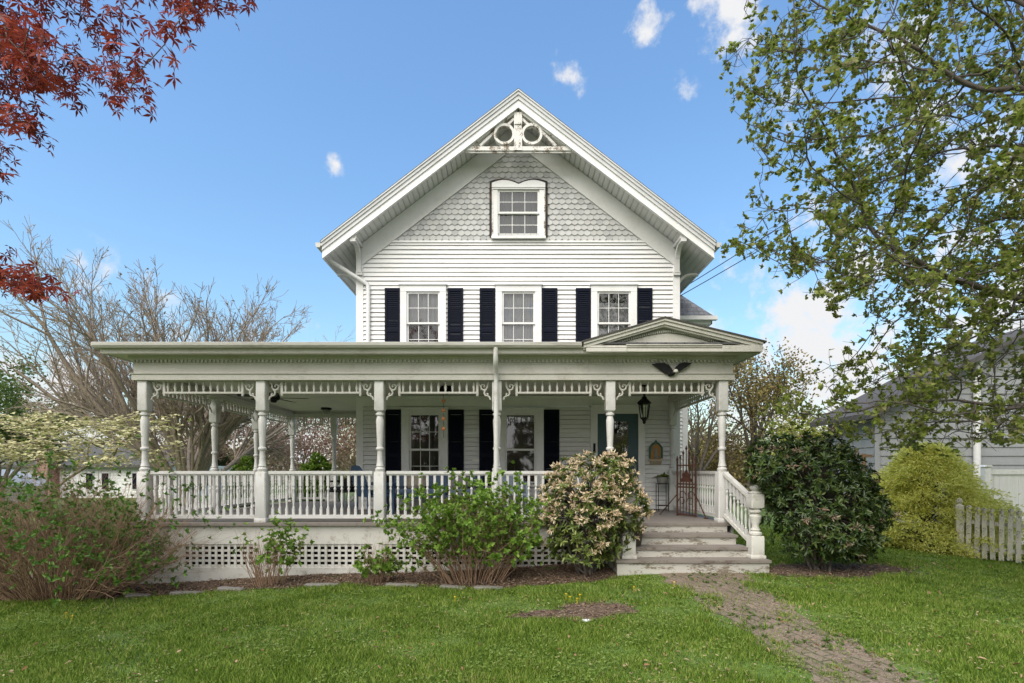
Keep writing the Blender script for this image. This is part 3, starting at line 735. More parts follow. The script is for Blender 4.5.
for o, za, zb in ((.03, ZS-.012, ZS+.03), (.015, ZS+.03, ZS+.065), (-.01, ZS+.065, ZS+.095)):
    cn.box(ex0+o, ex1-o, ey+o, ey+o+.03, za, zb-.001); cn.box(ex0+o, ex0+o+.03, ey+o+.03, PB+.3, za, zb-.001); cn.box(ex1-o-.03, ex1-o, ey+o+.03, YW-.02, za, zb-.001)
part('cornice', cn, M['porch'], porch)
gu = MB(); gxe = 1.13
prof = [(ey+.02, ZE-.085), (ey-.05, ZE-.085), (ey-.075, ZE-.05), (ey-.08, ZE-.005), (ey-.07, ZE+.002), (ey+.02, ZE+.002)]
gu.prism(prof, 'x', ex0-.05, gxe); prof2 = [(ex0+.02, ZE-.084), (ex0-.05, ZE-.084), (ex0-.075, ZE-.05), (ex0-.08, ZE-.005), (ex0-.07, ZE+.001), (ex0+.02, ZE+.001)]
gu.prism(prof2, 'y', ey-.05, PB+.3); part('gutter', gu, M['gutter'], porch)
ro = MB(); zj = 4.04; e = .03
ro.add([(ex0-e, ey-e, ZE+.004), (ex1+e, ey-e, ZE+.004), (XR, YW-.02, zj), (XL, YW-.02, zj), (XL, PB+.3, zj), (ex0-e, PB+.3, ZE+.004), (ex1+e, YW-.02, ZE+.004)], [(0, 1, 2, 3), (0, 3, 4, 5), (1, 6, 2), (4, 3, 3, 5)][:3])
ro.add([(ex0-e, ey-e, ZE+.003), (ex1+e, ey-e, ZE+.003), (ex1+e, ey-e, ZE-.02), (ex0-e, ey-e, ZE-.02)], [(0, 1, 2, 3)])
ro.add([(ex0, PB+.3, ZS), (XL, PB+.3, ZS), (XL, PB+.3, zj), (ex0, PB+.3, ZE)], [(0, 1, 2, 3)])
proof = part('roof', ro, M['roof'], porch)
# pediment over the steps
ap = (2.47, 4.085); pl = (1.16, 3.70); pr = (4.06, 3.70)
def mitre(mb, off0, off1, ya, yb, ext=0):
    """raking pair between vertical offsets off0 (top) and off1 (bottom) below the pediment line"""
    for en in (pl, pr):
        dx = (en[0]-ap[0]); k = 1+ext; ex_ = ap[0]+dx*k; ez = ap[1]+(en[1]-ap[1])*k
        mb.prism([(ex_, ez-off0), (ap[0], ap[1]-off0), (ap[0], ap[1]-off1), (ex_, ez-off1)], 'y', ya, yb)
pr_ = MB(); mitre(pr_, -.012, .014, ey-.09, YW-.03, .03); part('pediment_roof', pr_, M['edge'], proof)
pc = MB(); mitre(pc, .015, .05, ey-.075, ey+.1); mitre(pc, .051, .105, ey-.05, ey+.1); mitre(pc, .106, .135, ey-.02, ey+.1)
pc.box(1.2, 4.03, ey-.045, ey+.02, ZS+.075, ZS+.105); pc.box(1.2, 1.85, ey-.075, ey-.046, ZS-.0, ZS+.06); pc.box(3.4, 4.05, ey-.075, ey-.046, ZS+.0, ZS+.10); pc.box(1.85, 3.4, ey-.055, ey-.03, ZS+.005, ZS+.055)
pc.box(1.85, 3.4, ey-.065, ey-.03, ZS+.105, ZS+.12)
part('pediment_cornice', pc, M['porch'], porch)
ty = MB(); ty.prism([(1.25, ZS+.1), (4.05, ZS+.1), (ap[0], ap[1]-.12)], 'y', ey+.10, ey+.13); part('tympanum', ty, M['porch'], porch)
ta = MB(); arc = []
for k in range(25):
    t = -1+k/12; x = ap[0]+.08+t*.85; arc.append((x, 3.66+.20*(1-abs(t)**1.5)))
ta.prism(arc, 'y', ey+.075, ey+.10)
for k in range(24):
    (xa, za), (xb, zb) = arc[k], arc[k+1]
    for q in (0, .5): ta.box(xa+(xb-xa)*q, xa+(xb-xa)*(q+.28), ey+.05, ey+.10, za+(zb-za)*q+.015, za+(zb-za)*q+.05)
part('arched_dentils', ta, M['porch'], porch)
# downspout on the fourth post
dp = MB(); x = posts_x[3]-.01
dp.tube([(x, ey-.02, ZE-.08), (x, ey-.02, ZS-.10), (x, ey+.05, ZS-.2), (x, yf-.10, ZS-.28), (x, yf-.07, ZB-.02), (x, yf-.065, ZB-.1), (x, PF-.165, FL+.06)], .04, 8); part('downspout', dp, M['post'], porch, smooth=45)
# ------------------------------------------------------------------ steps
st = thing('porch_steps', 'worn grey treaded wooden steps with white risers and a turned newel rising to the porch', 'steps', (2.65, 8.1, .07))
tops = [(.58, 8.31, 8.66, 1.62, 3.58), (.425, 8.03, 8.36, 1.62, 3.64), (.27, 7.76, 8.08, 1.57, 3.84)]
tr = MB(); ri = MB()
for z, ya, yb, xa, xb in tops:
    tr.box(xa-.02, xb+.02, ya-.03, yb, z-.04, z)
    ri.box(xa, xb, ya, ya+.03, z-.165 if z > .3 else -.1, z-.041)
ri.box(1.60, 3.60, 8.70, 8.73, .56, FL-.047)
for x in (1.59, 3.80):
    ri.box(x, x+.03, 7.80, 8.7, -.1, .23)
ri.box(1.63, 1.66, 8.05, 8.7, .2, .39); ri.box(3.60, 3.63, 8.05, 8.7, .2, .39); ri.box(1.63, 1.66, 8.33, 8.7, .39, .54); ri.box(3.55, 3.58, 8.33, 8.7, .39, .54)
part('riser', ri, M['riser'], st); part('tread', tr, M['tread'], st)
nw = MB(); w = .2; nw.box(-w/2, w/2, -w/2, w/2, 0, .34, .012); nw.box(-w/2-.015, w/2+.015, -w/2-.015, w/2+.015, 0, .05, .006)
nw.box(-w/2, w/2, -w/2, w/2, .76, .98, .012)
nw.lathe([(.075, .338), (.095, .36), (.095, .385), (.06, .41), (.075, .43), (.055, .46), (.05, .50), (.085, .60), (.09, .64), (.055, .68), (.095, .70), (.095, .73), (.06, .75), (.09, .762)], n=14)
nw.lathe([(.085, .975), (.105, .99), (.105, 1.005), (.06, 1.02), (.04, 1.035), (.075, 1.05), (.085, 1.075), (.06, 1.10), (.02, 1.115)], n=14)
nm = mesh_of('newel', nw, M['worn'], 35)
NX, NY = 3.735, 7.98
inst('newel', nm, st, (NX, NY, .27)); inst('newel', nm, st, (1.78, NY, .27))
def stair_rail(p, q):
    m = MB(); (xa, ya, za), (xb, yb, zb) = p, q
    m.beam((xa, ya, za+.80), (xb, yb, zb+.80), .085, .05); m.beam((xa, ya, za+.765), (xb, yb, zb+.765), .05, .03)
    f = part('handrail', m, M['worn'], st); m = MB(); m.beam((xa, ya, za+.10), (xb, yb, zb+.10), .06, .055); part('bottom_rail', m, M['worn'], f)
    for i in range(7):
        t = (i+.6)/7.2; inst('baluster', blm, f, (xa+(xb-xa)*t, ya+(yb-ya)*t, za+(zb-za)*t+.12), 0, (1, 1, .90))
stair_rail((3.58, PF-.11, FL+.03), (NX, NY+.1, .37)); stair_rail((1.70, PF-.11, FL+.03), (1.78, NY+.1, .37))
# ------------------------------------------------------------------ things on the porch
eg = thing('eagle_plaque', 'black spread-winged eagle with white head fixed to the porch frieze', 'eagle ornament', (2.75, yf-.03, 3.26))
def ep(px, py): return ((px-CX)/(F/8.70), EYE+(HY-py)/(F/8.70))
wl = [(652, 364.2), (657, 363.4), (664, 363.2), (668.5, 365), (671.5, 369), (672.5, 372.5), (669, 374.6), (664.5, 373.4), (660.5, 370), (656.5, 367)]
wr_ = [(673.8, 371), (676, 366.5), (679.5, 363.6), (684, 362.6), (691, 363.4), (688.5, 365.5), (685, 367.6), (682, 370), (679, 371.6), (676, 372.6)]
for pp in (wl, wr_):
    m = MB(); m.prism([ep(*q) for q in pp], 'y', yf-.075, yf-.032)
    for k in range(4):
        a = pp[1+k]; b = pp[-1-k]; p, q = ep(*a), ep(*b); m.beam((p[0], yf-.078, p[1]), (q[0], yf-.078, q[1]), .012, .012)
    part('wing', m, M['black'], eg)
bd = MB(); p = ep(672.6, 373); bd.ball((p[0], yf-.06, p[1]), .045, 10, (1, .8, 1.1)); q = ep(670.5, 375); bd.ball((q[0], yf-.05, q[1]), .035, 8, (1.2, .6, .7)); part('body', bd, M['black'], eg, smooth=60)
hd_ = MB(); p = ep(675, 371.4); hd_.ball((p[0], yf-.09, p[1]), .036, 10, (1.2, .9, .9)); q = ep(677.3, 372.4); hd_.tube([(p[0], yf-.09, p[1]), (q[0], yf-.1, q[1])], [.022, .006], 6); part('head', hd_, M['whitefeather'], eg, smooth=60)
# lantern
lx, ly = 2.62, 10.3; ln = thing('hanging_lantern', 'black iron lantern hanging from the porch ceiling beside the teal door', 'lantern', (lx, ly, 2.55))
m = MB(); m.tube([(lx, ly, ZC), (lx, ly, 3.12)], .012, 6); m.lathe([(.05, 0), (.05, -.02), (.012, -.035)], (lx, ly, ZC), 10)
m.lathe([(.012, 3.14), (.03, 3.11), (.015, 3.09), (.05, 3.06), (.06, 3.03), (.13, 2.97), (.145, 2.935), (.115, 2.93), (.112, 2.91)], (lx, ly, 0), 6)
m.lathe([(.075, 2.66), (.08, 2.64), (.05, 2.62), (.03, 2.58), (.035, 2.56), (.012, 2.53)], (lx, ly, 0), 6)
for k in range(6):
    a = k*math.pi/3; m.tube([(lx+.11*math.cos(a), ly+.11*math.sin(a), 2.92), (lx+.076*math.cos(a), ly+.076*math.sin(a), 2.655)], .008, 5)
part('cage', m, M['black'], ln)
m = MB(); m.lathe([(.104, 2.915), (.07, 2.66)], (lx, ly, 0), 6); part('lantern_glass', m, M['glass'], ln)
# ceiling fan
fx, fy = -4.72, 10.3; fn = thing('ceiling_fan', 'dark five-bladed ceiling fan under the corner of the porch', 'ceiling fan', (fx, fy, 3.0))
m = MB(); m.lathe([(.07, 3.30), (.07, 3.26), (.02, 3.24), (.02, 3.16), (.09, 3.14), (.12, 3.08), (.11, 3.02), (.06, 2.99), (.05, 2.96), (.01, 2.95)], (fx, fy, 0), 14); part('motor', m, M['black'], fn, smooth=40)
for k in range(5):
    a = k*2*math.pi/5+.12; ca, sa = math.cos(a), math.sin(a); m = MB()
    def R(r, s, z): return (fx+ca*r-sa*s, fy+sa*r+ca*s, z)
    m.add([R(.10, -.02, 3.03), R(.2, -.06, 3.035), R(.62, -.075, 3.03), R(.66, -.04, 3.04), R(.66, .04, 3.05), R(.62, .075, 3.055), R(.2, .06, 3.05), R(.10, .02, 3.045)]+[R(.10, -.02, 3.04), R(.2, -.06, 3.045), R(.62, -.075, 3.04), R(.66, -.04, 3.05), R(.66, .04, 3.06), R(.62, .075, 3.065), R(.2, .06, 3.06), R(.10, .02, 3.055)],
          [tuple(range(8)), tuple(range(15, 7, -1))]+[(i, i+8, (i+1) % 8+8, (i+1) % 8) for i in range(8)])
    part('blade', m, M['black'], fn)
cx_, cy_ = -5.0, 14.0; cl = thing('ceiling_light', 'small black flush light on the ceiling at the far end of the side porch', 'ceiling light', (cx_, cy_, ZC))
m = MB(); m.lathe([(.14, ZC), (.14, ZC-.05), (.10, ZC-.06)], (cx_, cy_, 0), 14); part('housing', m, M['black'], cl, smooth=35)
m = MB(); m.lathe([(.095, ZC-.061), (.09, ZC-.12), (.05, ZC-.16), (.01, ZC-.17)], (cx_, cy_, 0), 14); part('shade', m, M['zinc'], cl, smooth=40)
sx, sy = -1.31, 10.4; spo = thing('twin_spotlight', 'black twin-headed spotlight fixed to the porch ceiling above the copper wind chime', 'spotlight', (sx, sy, ZC))
m = MB(); m.box(sx-.1, sx+.1, sy-.05, sy+.05, ZC-.03, ZC-.002); m.tube([(sx, sy, ZC-.02), (sx+.02, sy-.05, ZC-.16)], .035, 8); part('mount', m, M['black'], spo)
for dx in (-.09, .07):
    m = MB(); m.lathe([(.03, 0), (.045, -.02), (.06, -.10), (.055, -.105)], (sx+dx, sy-.03, ZC-.031), 10); part('lamp_head', m, M['black'], spo, smooth=40)
wx, wy = -1.24, 9.35; wc = thing('wind_chime', 'string of small copper balls hanging in front of the dark porch window', 'wind chime', (wx, wy, 2.35))
m = MB(); m.tube([(wx, wy, ZC), (wx+.01, wy, 2.2)], .004, 5); part('cord', m, M['black'], wc)
for z in (2.86, 2.69, 2.54, 2.36): m = MB(); m.ball((wx+.008, wy, z), .036, 10); part('copper_ball', m, M['copper'], wc, smooth=60)
# wall shrine plaque
bx, bz = (656-CX)/44.6, 2.07; bh = thing('wall_niche_plaque', 'small ochre painted niche with green pointed arch and shelf on the clapboards right of the door', 'plaque', (bx, YW-.03, 1.9))
bh['label'] = 'small ochre niche with green pointed arch and shelf hung on the wall beside the door'
m = MB(); m.prism([(bx-.12, 1.86), (bx+.12, 1.86), (bx+.12, 2.12), (bx+.06, 2.19), (bx, 2.22), (bx-.06, 2.19), (bx-.12, 2.12)], 'y', YW-.07, YW-.02); part('panel', m, M['ochre'], bh)
m = MB(); m.tube([(bx-.135, YW-.08, 1.88), (bx-.135, YW-.08, 2.12), (bx-.08, YW-.08, 2.20), (bx-.02, YW-.08, 2.235), (bx, YW-.08, 2.29), (bx+.02, YW-.08, 2.235), (bx+.08, YW-.08, 2.20), (bx+.135, YW-.08, 2.12), (bx+.135, YW-.08, 1.88)], .022, 6); part('arch_frame', m, M['greenpaint'], bh, smooth=50)
m = MB(); m.tube([(bx, YW-.075, 1.88), (bx, YW-.075, 2.12)], [.05, .02], 8); part('figure', m, M['zinc'], bh)
m = MB(); m.box(bx-.155, bx+.155, YW-.15, YW-.02, 1.83, 1.86); m.prism([(YW-.14, 1.83), (YW-.02, 1.83), (YW-.02, 1.74), (YW-.06, 1.75)], 'x', bx-.12, bx+.12); part('shelf', m, M['tan'], bh)
# plant stand and planter
px_, py_ = 3.28, 11.35; ps = thing('plant_stand', 'thin black wire plant stand against the clapboards near the rusty gate', 'plant stand', (px_, py_, FL))
m = MB()
for dx in (-.11, .11):
    for dy in (-.09, .09): m.tube([(px_+dx, py_+dy, FL), (px_+dx, py_+dy, 1.32)], .008, 5)
for z in (.85, 1.32):
    for a, b in (((-.11, -.09), (.11, -.09)), ((.11, -.09), (.11, .09)), ((.11, .09), (-.11, .09)), ((-.11, .09), (-.11, -.09))): m.tube([(px_+a[0], py_+a[1], z), (px_+b[0], py_+b[1], z)], .008, 5)
part('stand_frame', m, M['black'], ps)
m = MB(); m.box(px_-.12, px_+.12, py_-.1, py_+.1, 1.322, 1.33); part('stand_top', m, M['black'], ps)
pt = thing('planter', 'grey metal planter of yellow green leaves standing on the wire stand', 'planter', (px_, py_, 1.331))
m = MB(); m.lathe([(.09, 1.331), (.115, 1.36), (.125, 1.45), (.135, 1.47), (.12, 1.47), (.11, 1.44)], (px_, py_, 0), 14); part('pot', m, M['zinc'], pt, smooth=40)
M['yelleaf'] = leafmat('planter_leaves', [(.20, .22, .03), (.10, .16, .02), (.28, .26, .05)])
P = np.array([px_, py_, 1.46])+rng.normal(size=(26, 3))*[.055, .05, .015]; v, f = rosette(P, np.array([[0, 0, 1.]])+.5*rdir(26), 5, .09, .05); fast('planter_leaves', v, f, M['yelleaf'], pt)
# rusty gate
A = Vector((3.23, 10.16, FL)); B = Vector((3.44, 9.74, FL)); ig = thing('iron_gate', 'rusty iron garden gate with spiked top standing propped open on the porch', 'iron gate', ((A+B)/2))
ig['label'] = 'rusty iron garden gate with spiked top standing on the porch floor by the side railing'
def G(t, z): p = A.lerp(B, t); return (p.x, p.y, FL+z)
m = MB()
for t in (0, 1): m.beam(G(t, .0), G(t, 1.06), .028, .028)
for z in (.03, .98, .62, .56): m.beam(G(0, z), G(1, z), .02, .026)
part('gate_frame', m, M['rust'], ig)
for k in range(1, 6):
    t = k/6; h = 1.10+.26*(1-abs(t-.5)*2); m = MB(); m.tube([G(t, .03), G(t, h-.08)], .010, 6); m.tube([G(t, h-.10), G(t, h-.06), G(t, h)], [.008, .022, .003], 6); part('spiked_bar', m, M['rust'], ig)
for t in (0, 1): m = MB(); m.tube([G(t, 1.05), G(t, 1.09), G(t, 1.17)], [.012, .024, .003], 6); part('finial', m, M['rust'], ig)
m = MB(); m.prism([(-.13, 0), (.13, 0), (.15, .05), (.09, .08), (.10, .15), (.04, .17), (0, .25), (-.04, .17), (-.10, .15), (-.09, .08), (-.15, .05)], 'y', -.012, .012)
dv = (B-A).normalized(); m.v = [(p.x, p.y, p.z) for p in [A.lerp(B, .5)+Vector((dv.x*x-dv.y*y, dv.y*x+dv.x*y, .66+z)) for x, y, z in m.v]]
part('crest_ornament', m, M['rust'], ig)
m = MB()
for k in range(2):
    for s in (.27, .73):
        pts = []
        for i in range(14):
            a = i/13*math.pi*1.6; rr = .10-.005*i; pts.append(G(s+(rr*math.cos(a))/.47*(1 if k else -1), .28+.12*k+rr*math.sin(a)))
        m.tube(pts, .008, 5)
part('scrollwork', m, M['rust'], ig)
m = MB(); m.tube([G(0, .42), (A.x-.33, A.y+.05, FL+.01)], .011, 6); part('prop_leg', m, M['rust'], ig); m = MB(); m.tube([G(1, .42), (B.x+.09, B.y-.28, FL+.01)], .011, 6); m.box(B.x+.06, B.x+.12, B.y-.31, B.y-.25, FL, FL+.02); part('prop_leg', m, M['rust'], ig)
# pansy pot on the step
qx, qy, qz = 1.93, 8.17, .426; fp = thing('flower_pot', 'dark tapered pot of small purple pansies on the porch steps', 'flower pot', (qx, qy, qz))
m = MB(); m.lathe([(.085, qz), (.095, qz+.02), (.135, qz+.24), (.15, qz+.25), (.15, qz+.285), (.13, qz+.285), (.125, qz+.26)], (qx, qy, 0), 16); part('pot', m, M['clay'], fp, smooth=40)
m = MB(); m.lathe([(.124, qz+.25), (.02, qz+.262)], (qx, qy, 0), 12); part('soil', m, M['soil'], fp)
M['pansyleaf'] = leafmat('pansy_leaves', [(.03, .09, .02), (.05, .12, .03)])
M['pansy'] = leafmat('pansy_petals', [(.06, .04, .25), (.12, .08, .4), (.3, .25, .6), (.5, .4, .05)])
P = np.array([qx, qy, qz+.27])+rng.normal(size=(16, 3))*[.06, .06, .012]; v, f = rosette(P, np.array([[0, 0, 1.]])+.4*rdir(16), 5, .06, .04); fast('pansy_leaves', v, f, M['pansyleaf'], fp)
P = np.array([qx, qy-.02, qz+.335])+rng.normal(size=(9, 3))*[.06, .05, .015]; v, f = rosette(P, np.array([[0, -.7, .7]])+.3*rdir(9), 5, .035, .035, (75, 88)); fast('blossom', v, f, M['pansy'], fp)
# porch seating
def porch_chair(x, y, label, rz, high, fab, seatfab):
    t = thing('porch_chair', label, 'chair', (x, y, FL), None); t.rotation_euler.z = rz
    def pp(n, m, mt, sm=0): return part(n, m, mt, t, (x, y, FL), sm)
    m = MB(); m.box(-.30, .30, -.28, .26, .36, .41, .015); pp('seat', m, M[fab])
    m = MB(); m.box(-.26, .26, -.27, .20, .412, .49, .03); pp('cushion', m, M[seatfab])
    m = MB(); pts = [(-.31, .40), (-.33, high*.7), (-.28, high*.9), (-.15, high*.985), (0, high), (.15, high*.985), (.28, high*.9), (.33, high*.7), (.31, .40)]
    m.prism(pts, 'y', .22, .27); m.v = [(a, b+(c-.4)*.28, c) for a, b, c in m.v]; pp('backrest', m, M[fab])
    for s in (-1, 1):
        m = MB(); m.box(s*.33-.045, s*.33+.045, -.32, .34, .60, .64, .012); pp('armrest', m, M[fab])
        for yy in (-.25, .26): m = MB(); m.tube([(s*.30, yy, 0), (s*.31, yy, .60)], [.022, .03], 8); pp('leg', m, M[fab])
    return t
porch_chair(-2.72, 10.35, 'blue wicker chair with tall rounded back at the house corner on the porch', 2.2, .98, 'blue', 'blue')
porch_chair(-4.05, 12.6, 'black armchair with low back standing on the side porch', -.4, .74, 'darkfabric', 'darkfabric')
porch_chair(-.02, 10.9, 'chair with pale blue cushions at the second porch window behind the leafy green shrub', .1, .86, 'palecushion', 'palecushion')
sx, sy = -1.62, 11.0; se = thing('porch_settee', 'long blue wicker settee under the dark porch window', 'settee', (sx, sy, FL))
m = MB(); m.box(sx-1.0, sx+1.0, sy-.35, sy+.35, FL+.30, FL+.38, .02); part('seat', m, M['blue'], se)
m = MB(); m.box(sx-1.0, sx+1.0, sy+.27, sy+.35, FL+.385, FL+.80, .03); part('backrest', m, M['blue'], se)
for s in (-1, 1):
    m = MB(); m.box(sx+s*1.0-.05, sx+s*1.0+.05, sy-.37, sy+.36, FL+.36, FL+.62, .02); part('armrest', m, M['blue'], se)
    for yy in (-.30, .30): m = MB(); m.tube([(sx+s*.92, sy+yy, FL), (sx+s*.94, sy+yy, FL+.31)], .03, 8); part('leg', m, M['blue'], se)
for k, (xx, mt) in enumerate(((-.62, 'bluecushion'), (0, 'bluecushion'), (.62, 'bluecushion'))):
    m = MB(); m.box(sx+xx-.29, sx+xx+.29, sy-.33, sy+.12, FL+.382, FL+.50, .04); part('seat_cushion', m, M[mt], se)
    m = MB(); m.box(sx+xx-.29, sx+xx+.29, sy+.13, sy+.265, FL+.50, FL+.84, .05); part('back_cushion', m, M[mt], se)
for xx, mt, lb in ((-.42, 'tancushion', 'tan square pillow leaning on the blue settee'), (.5, 'tancushion', None)):
    if lb is None: lb = 'mauve grey pillow at the end of the blue settee nearest the pale chair'
    m = MB(); m.box(-.2, .2, -.06, .06, 0, .36, .05); o = part('pillow', m, M[mt] if xx < 0 else paint('mauve_pillow', (.27, .25, .29), (.16, .16, .2), .6, .9, 12.), None, (sx+xx, sy+.04, FL+.505)); o.rotation_euler.x = -.25; tag(o, lb, 'pillow')
# stair rail at the rear of the side porch
bs = thing('back_stair_rail', 'white sloping stair rail going down behind the side porch', 'stair rail', (-4.6, 15.4, .3))
m = MB(); m.beam((-4.55, 15.0, 1.55), (-5.45, 15.4, .85), .07, .06); m.beam((-4.55, 15.0, .85), (-5.45, 15.4, .15), .06, .06); m.box(-5.52, -5.40, 15.34, 15.46, -.2, 1.0)
part('rail', m, M['post'], bs)
for i in range(7):
    t = (i+.5)/7; m = MB(); m.box(-.018, .018, -.018, .018, 0, .67); part('baluster', m, M['post'], bs, (-4.55-.9*t, 15.0+.4*t, .87-.7*t))
# ================================================================== ground, path, beds
def on_ground(px, py):
    d = 6.
    for _ in range(30): x = (px-CX)/F*d; d = (EYE-gz(x, d))*F/(py-HY)
    return ((px-CX)/F*d, d)
def grid(name, xs, ys, lift, material, kind='structure'):
    X, Y = np.meshgrid(xs, ys); Z = zg(X, Y)+lift; v = np.stack([X, Y, Z], -1).reshape(-1, 3); nx = len(xs)
    i = np.arange((len(ys)-1))[:, None]*nx+np.arange(nx-1)[None, :]; f = np.stack([i, i+1, i+nx+1, i+nx], -1).reshape(-1, 4)
    o = fast(name, v, f, material, smooth=True); tag(o, kind=kind); return o
def lawnmat():
    m, nt, out = mat('lawn_soil'); L = nt.links.new
    tc = N(nt, 'ShaderNodeTexCoord'); n1 = N(nt, 'ShaderNodeTexNoise', Scale=1.1, Detail=9., Roughness=.7); n2 = N(nt, 'ShaderNodeTexNoise', Scale=38., Detail=5.)
    L(tc.outputs['Object'], n1.inputs[0]); L(tc.outputs['Object'], n2.inputs[0])
    mx = N(nt, 'ShaderNodeMix', data_type='FLOAT'); mx.inputs[0].default_value = .5; L(n1.outputs[0], mx.inputs[2]); L(n2.outputs[0], mx.inputs[3])
    r = ramp(nt, [(.30, (.075, .065, .030)), (.45, (.075, .13, .02)), (.58, (.11, .18, .028)), (.75, (.17, .19, .065))], mx.outputs[0])
    b = N(nt, 'ShaderNodeBsdfPrincipled', Roughness=.95); L(r.outputs[0], b.inputs['Base Color'])
    bp = N(nt, 'ShaderNodeBump', Strength=.7, Distance=.03); L(n2.outputs[0], bp.inputs['Height']); L(bp.outputs[0], b.inputs['Normal']); L(b.outputs[0], out.inputs[0]); return m
M['lawn'] = lawnmat()
def grassmat():
    m, nt, out = mat('grass_blades'); L = nt.links.new
    g = N(nt, 'ShaderNodeNewGeometry'); tc = N(nt, 'ShaderNodeTexCoord')
    n1 = N(nt, 'ShaderNodeTexNoise', Scale=2.3, Detail=8., Roughness=.75); L(tc.outputs['Object'], n1.inputs[0])
    mx = N(nt, 'ShaderNodeMix', data_type='FLOAT'); mx.inputs[0].default_value = .58; L(g.outputs['Random Per Island'], mx.inputs[2]); L(n1.outputs[0], mx.inputs[3])
    r = ramp(nt, [(.28, (.06, .11, .014)), (.43, (.115, .20, .022)), (.54, (.175, .27, .034)), (.64, (.26, .34, .06)), (.80, (.40, .38, .15))], mx.outputs[0])
    b = N(nt, 'ShaderNodeBsdfPrincipled', Roughness=.6); b.inputs['Specular IOR Level'].default_value = .2; t = N(nt, 'ShaderNodeBsdfTranslucent'); ms = N(nt, 'ShaderNodeMixShader'); ms.inputs[0].default_value = .35
    L(r.outputs[0], b.inputs['Base Color']); L(r.outputs[0], t.inputs[0]); L(b.outputs[0], ms.inputs[1]); L(t.outputs[0], ms.inputs[2]); L(ms.outputs[0], out.inputs[0]); return m
M['blade'] = grassmat()
xs = np.concatenate([np.linspace(-260, -14, 40), np.linspace(-13.5, 16, 150), np.linspace(17, 260, 40)]); ys = np.concatenate([np.linspace(-40, 0, 12), np.linspace(.3, 16, 110), np.linspace(17, 420, 60)])
grid('lawn', xs, ys, 0, M['lawn'])
# path of old bricks
lp = [on_ground(*p) for p in ((652, 571), (676, 586), (704, 604), (742, 632), (782, 660), (822, 690), (880, 740))]; lp.append((lp[-1][0]+.12, 2.2))
rp_ = [on_ground(*p) for p in ((738, 571), (762, 588), (796, 610), (846, 640), (900, 668), (955, 696), (1040, 745))]; rp_.append((rp_[-1][0]+.15, 2.2))
def edge(pts, y): yy = [p[1] for p in pts][::-1]; xx = [p[0] for p in pts][::-1]; return np.interp(y, yy, xx)
def pathmat():
    m, nt, out = mat('path_bricks'); L = nt.links.new
    tc = N(nt, 'ShaderNodeTexCoord'); mp = N(nt, 'ShaderNodeMapping'); mp.inputs['Rotation'].default_value = (0, 0, math.radians(80)); L(tc.outputs['Object'], mp.inputs[0])
    dn = N(nt, 'ShaderNodeTexNoise', Scale=3., Detail=3.); L(tc.outputs['Object'], dn.inputs[0])
    dm = N(nt, 'ShaderNodeMix', data_type='RGBA', blend_type='LINEAR_LIGHT'); dm.inputs[0].default_value = .05; L(mp.outputs[0], dm.inputs[6]); L(dn.outputs[1], dm.inputs[7])
    br = N(nt, 'ShaderNodeTexBrick', Scale=1.); br.inputs['Brick Width'].default_value = .21; br.inputs['Row Height'].default_value = .105; br.inputs['Mortar Size'].default_value = .012; br.inputs['Mortar Smooth'].default_value = .4
    br.inputs['Color1'].default_value = (.15, .118, .082, 1); br.inputs['Color2'].default_value = (.215, .172, .122, 1); br.inputs['Mortar'].default_value = (.075, .08, .03, 1); L(dm.outputs[2], br.inputs[0])
    n1 = N(nt, 'ShaderNodeTexNoise', Scale=2.2, Detail=8., Roughness=.7); L(tc.outputs['Object'], n1.inputs[0])
    n2 = N(nt, 'ShaderNodeTexNoise', Scale=55., Detail=4.); L(tc.outputs['Object'], n2.inputs[0])
    dirt = ramp(nt, [(.3, (.13, .09, .062)), (.55, (.24, .18, .135)), (.75, (.36, .29, .23))], n2.outputs[0])
    ms = ramp(nt, [(.45, (0, 0, 0)), (.61, (1, 1, 1))], n1.outputs[0])
    a = N(nt, 'ShaderNodeMix', data_type='RGBA'); L(ms.outputs[0], a.inputs[0]); L(br.outputs[0], a.inputs[6]); L(dirt.outputs[0], a.inputs[7])
    b = N(nt, 'ShaderNodeBsdfPrincipled', Roughness=.92); L(a.outputs[2], b.inputs['Base Color'])
    ad = N(nt, 'ShaderNodeMath', operation='SUBTRACT'); L(n2.outputs[0], ad.inputs[0]); L(br.outputs[1], ad.inputs[1])
    bp = N(nt, 'ShaderNodeBump', Strength=.7, Distance=.02); L(ad.outputs[0], bp.inputs['Height']); L(bp.outputs[0], b.inputs['Normal']); L(b.outputs[0], out.inputs[0]); return m
ys_ = np.linspace(2.2, 7.86, 90); V = []
for y in ys_:
    a, b = edge(lp, y)+.05*math.sin(y*5.1)+.03*math.sin(y*13), edge(rp_, y)+.05*math.sin(y*4.3+1)+.03*math.sin(y*11)
    for t in np.linspace(0, 1, 9): x = a+(b-a)*t; V.append((x, y, gz(x, y)+.006))
i = np.arange(89)[:, None]*9+np.arange(8)[None, :]; tag(fast('path', np.array(V), np.stack([i, i+1, i+10, i+9], -1).reshape(-1, 4), pathmat(), smooth=True), kind='structure')
def bed_front(x): return np.interp(x, [-12, -8, -5, -1.8, -.5, .8, 1.55], [7.2, 7.35, 7.80, 7.80, 7.45, 7.45, 7.62])+.04*np.sin(x*4.)+.03*np.sin(x*9.7)
V = []; xs_ = np.linspace(-12, 1.56, 140)
for x in xs_:
    y0 = float(bed_front(x)); y1 = 9.2 if x > -6.6 else 9.6
    for t in np.linspace(0, 1, 12): y = y0+(y1-y0)*t; V.append((x, y, gz(x, y)+.006+.02*math.sin(x*7)*math.sin(y*9)*t))
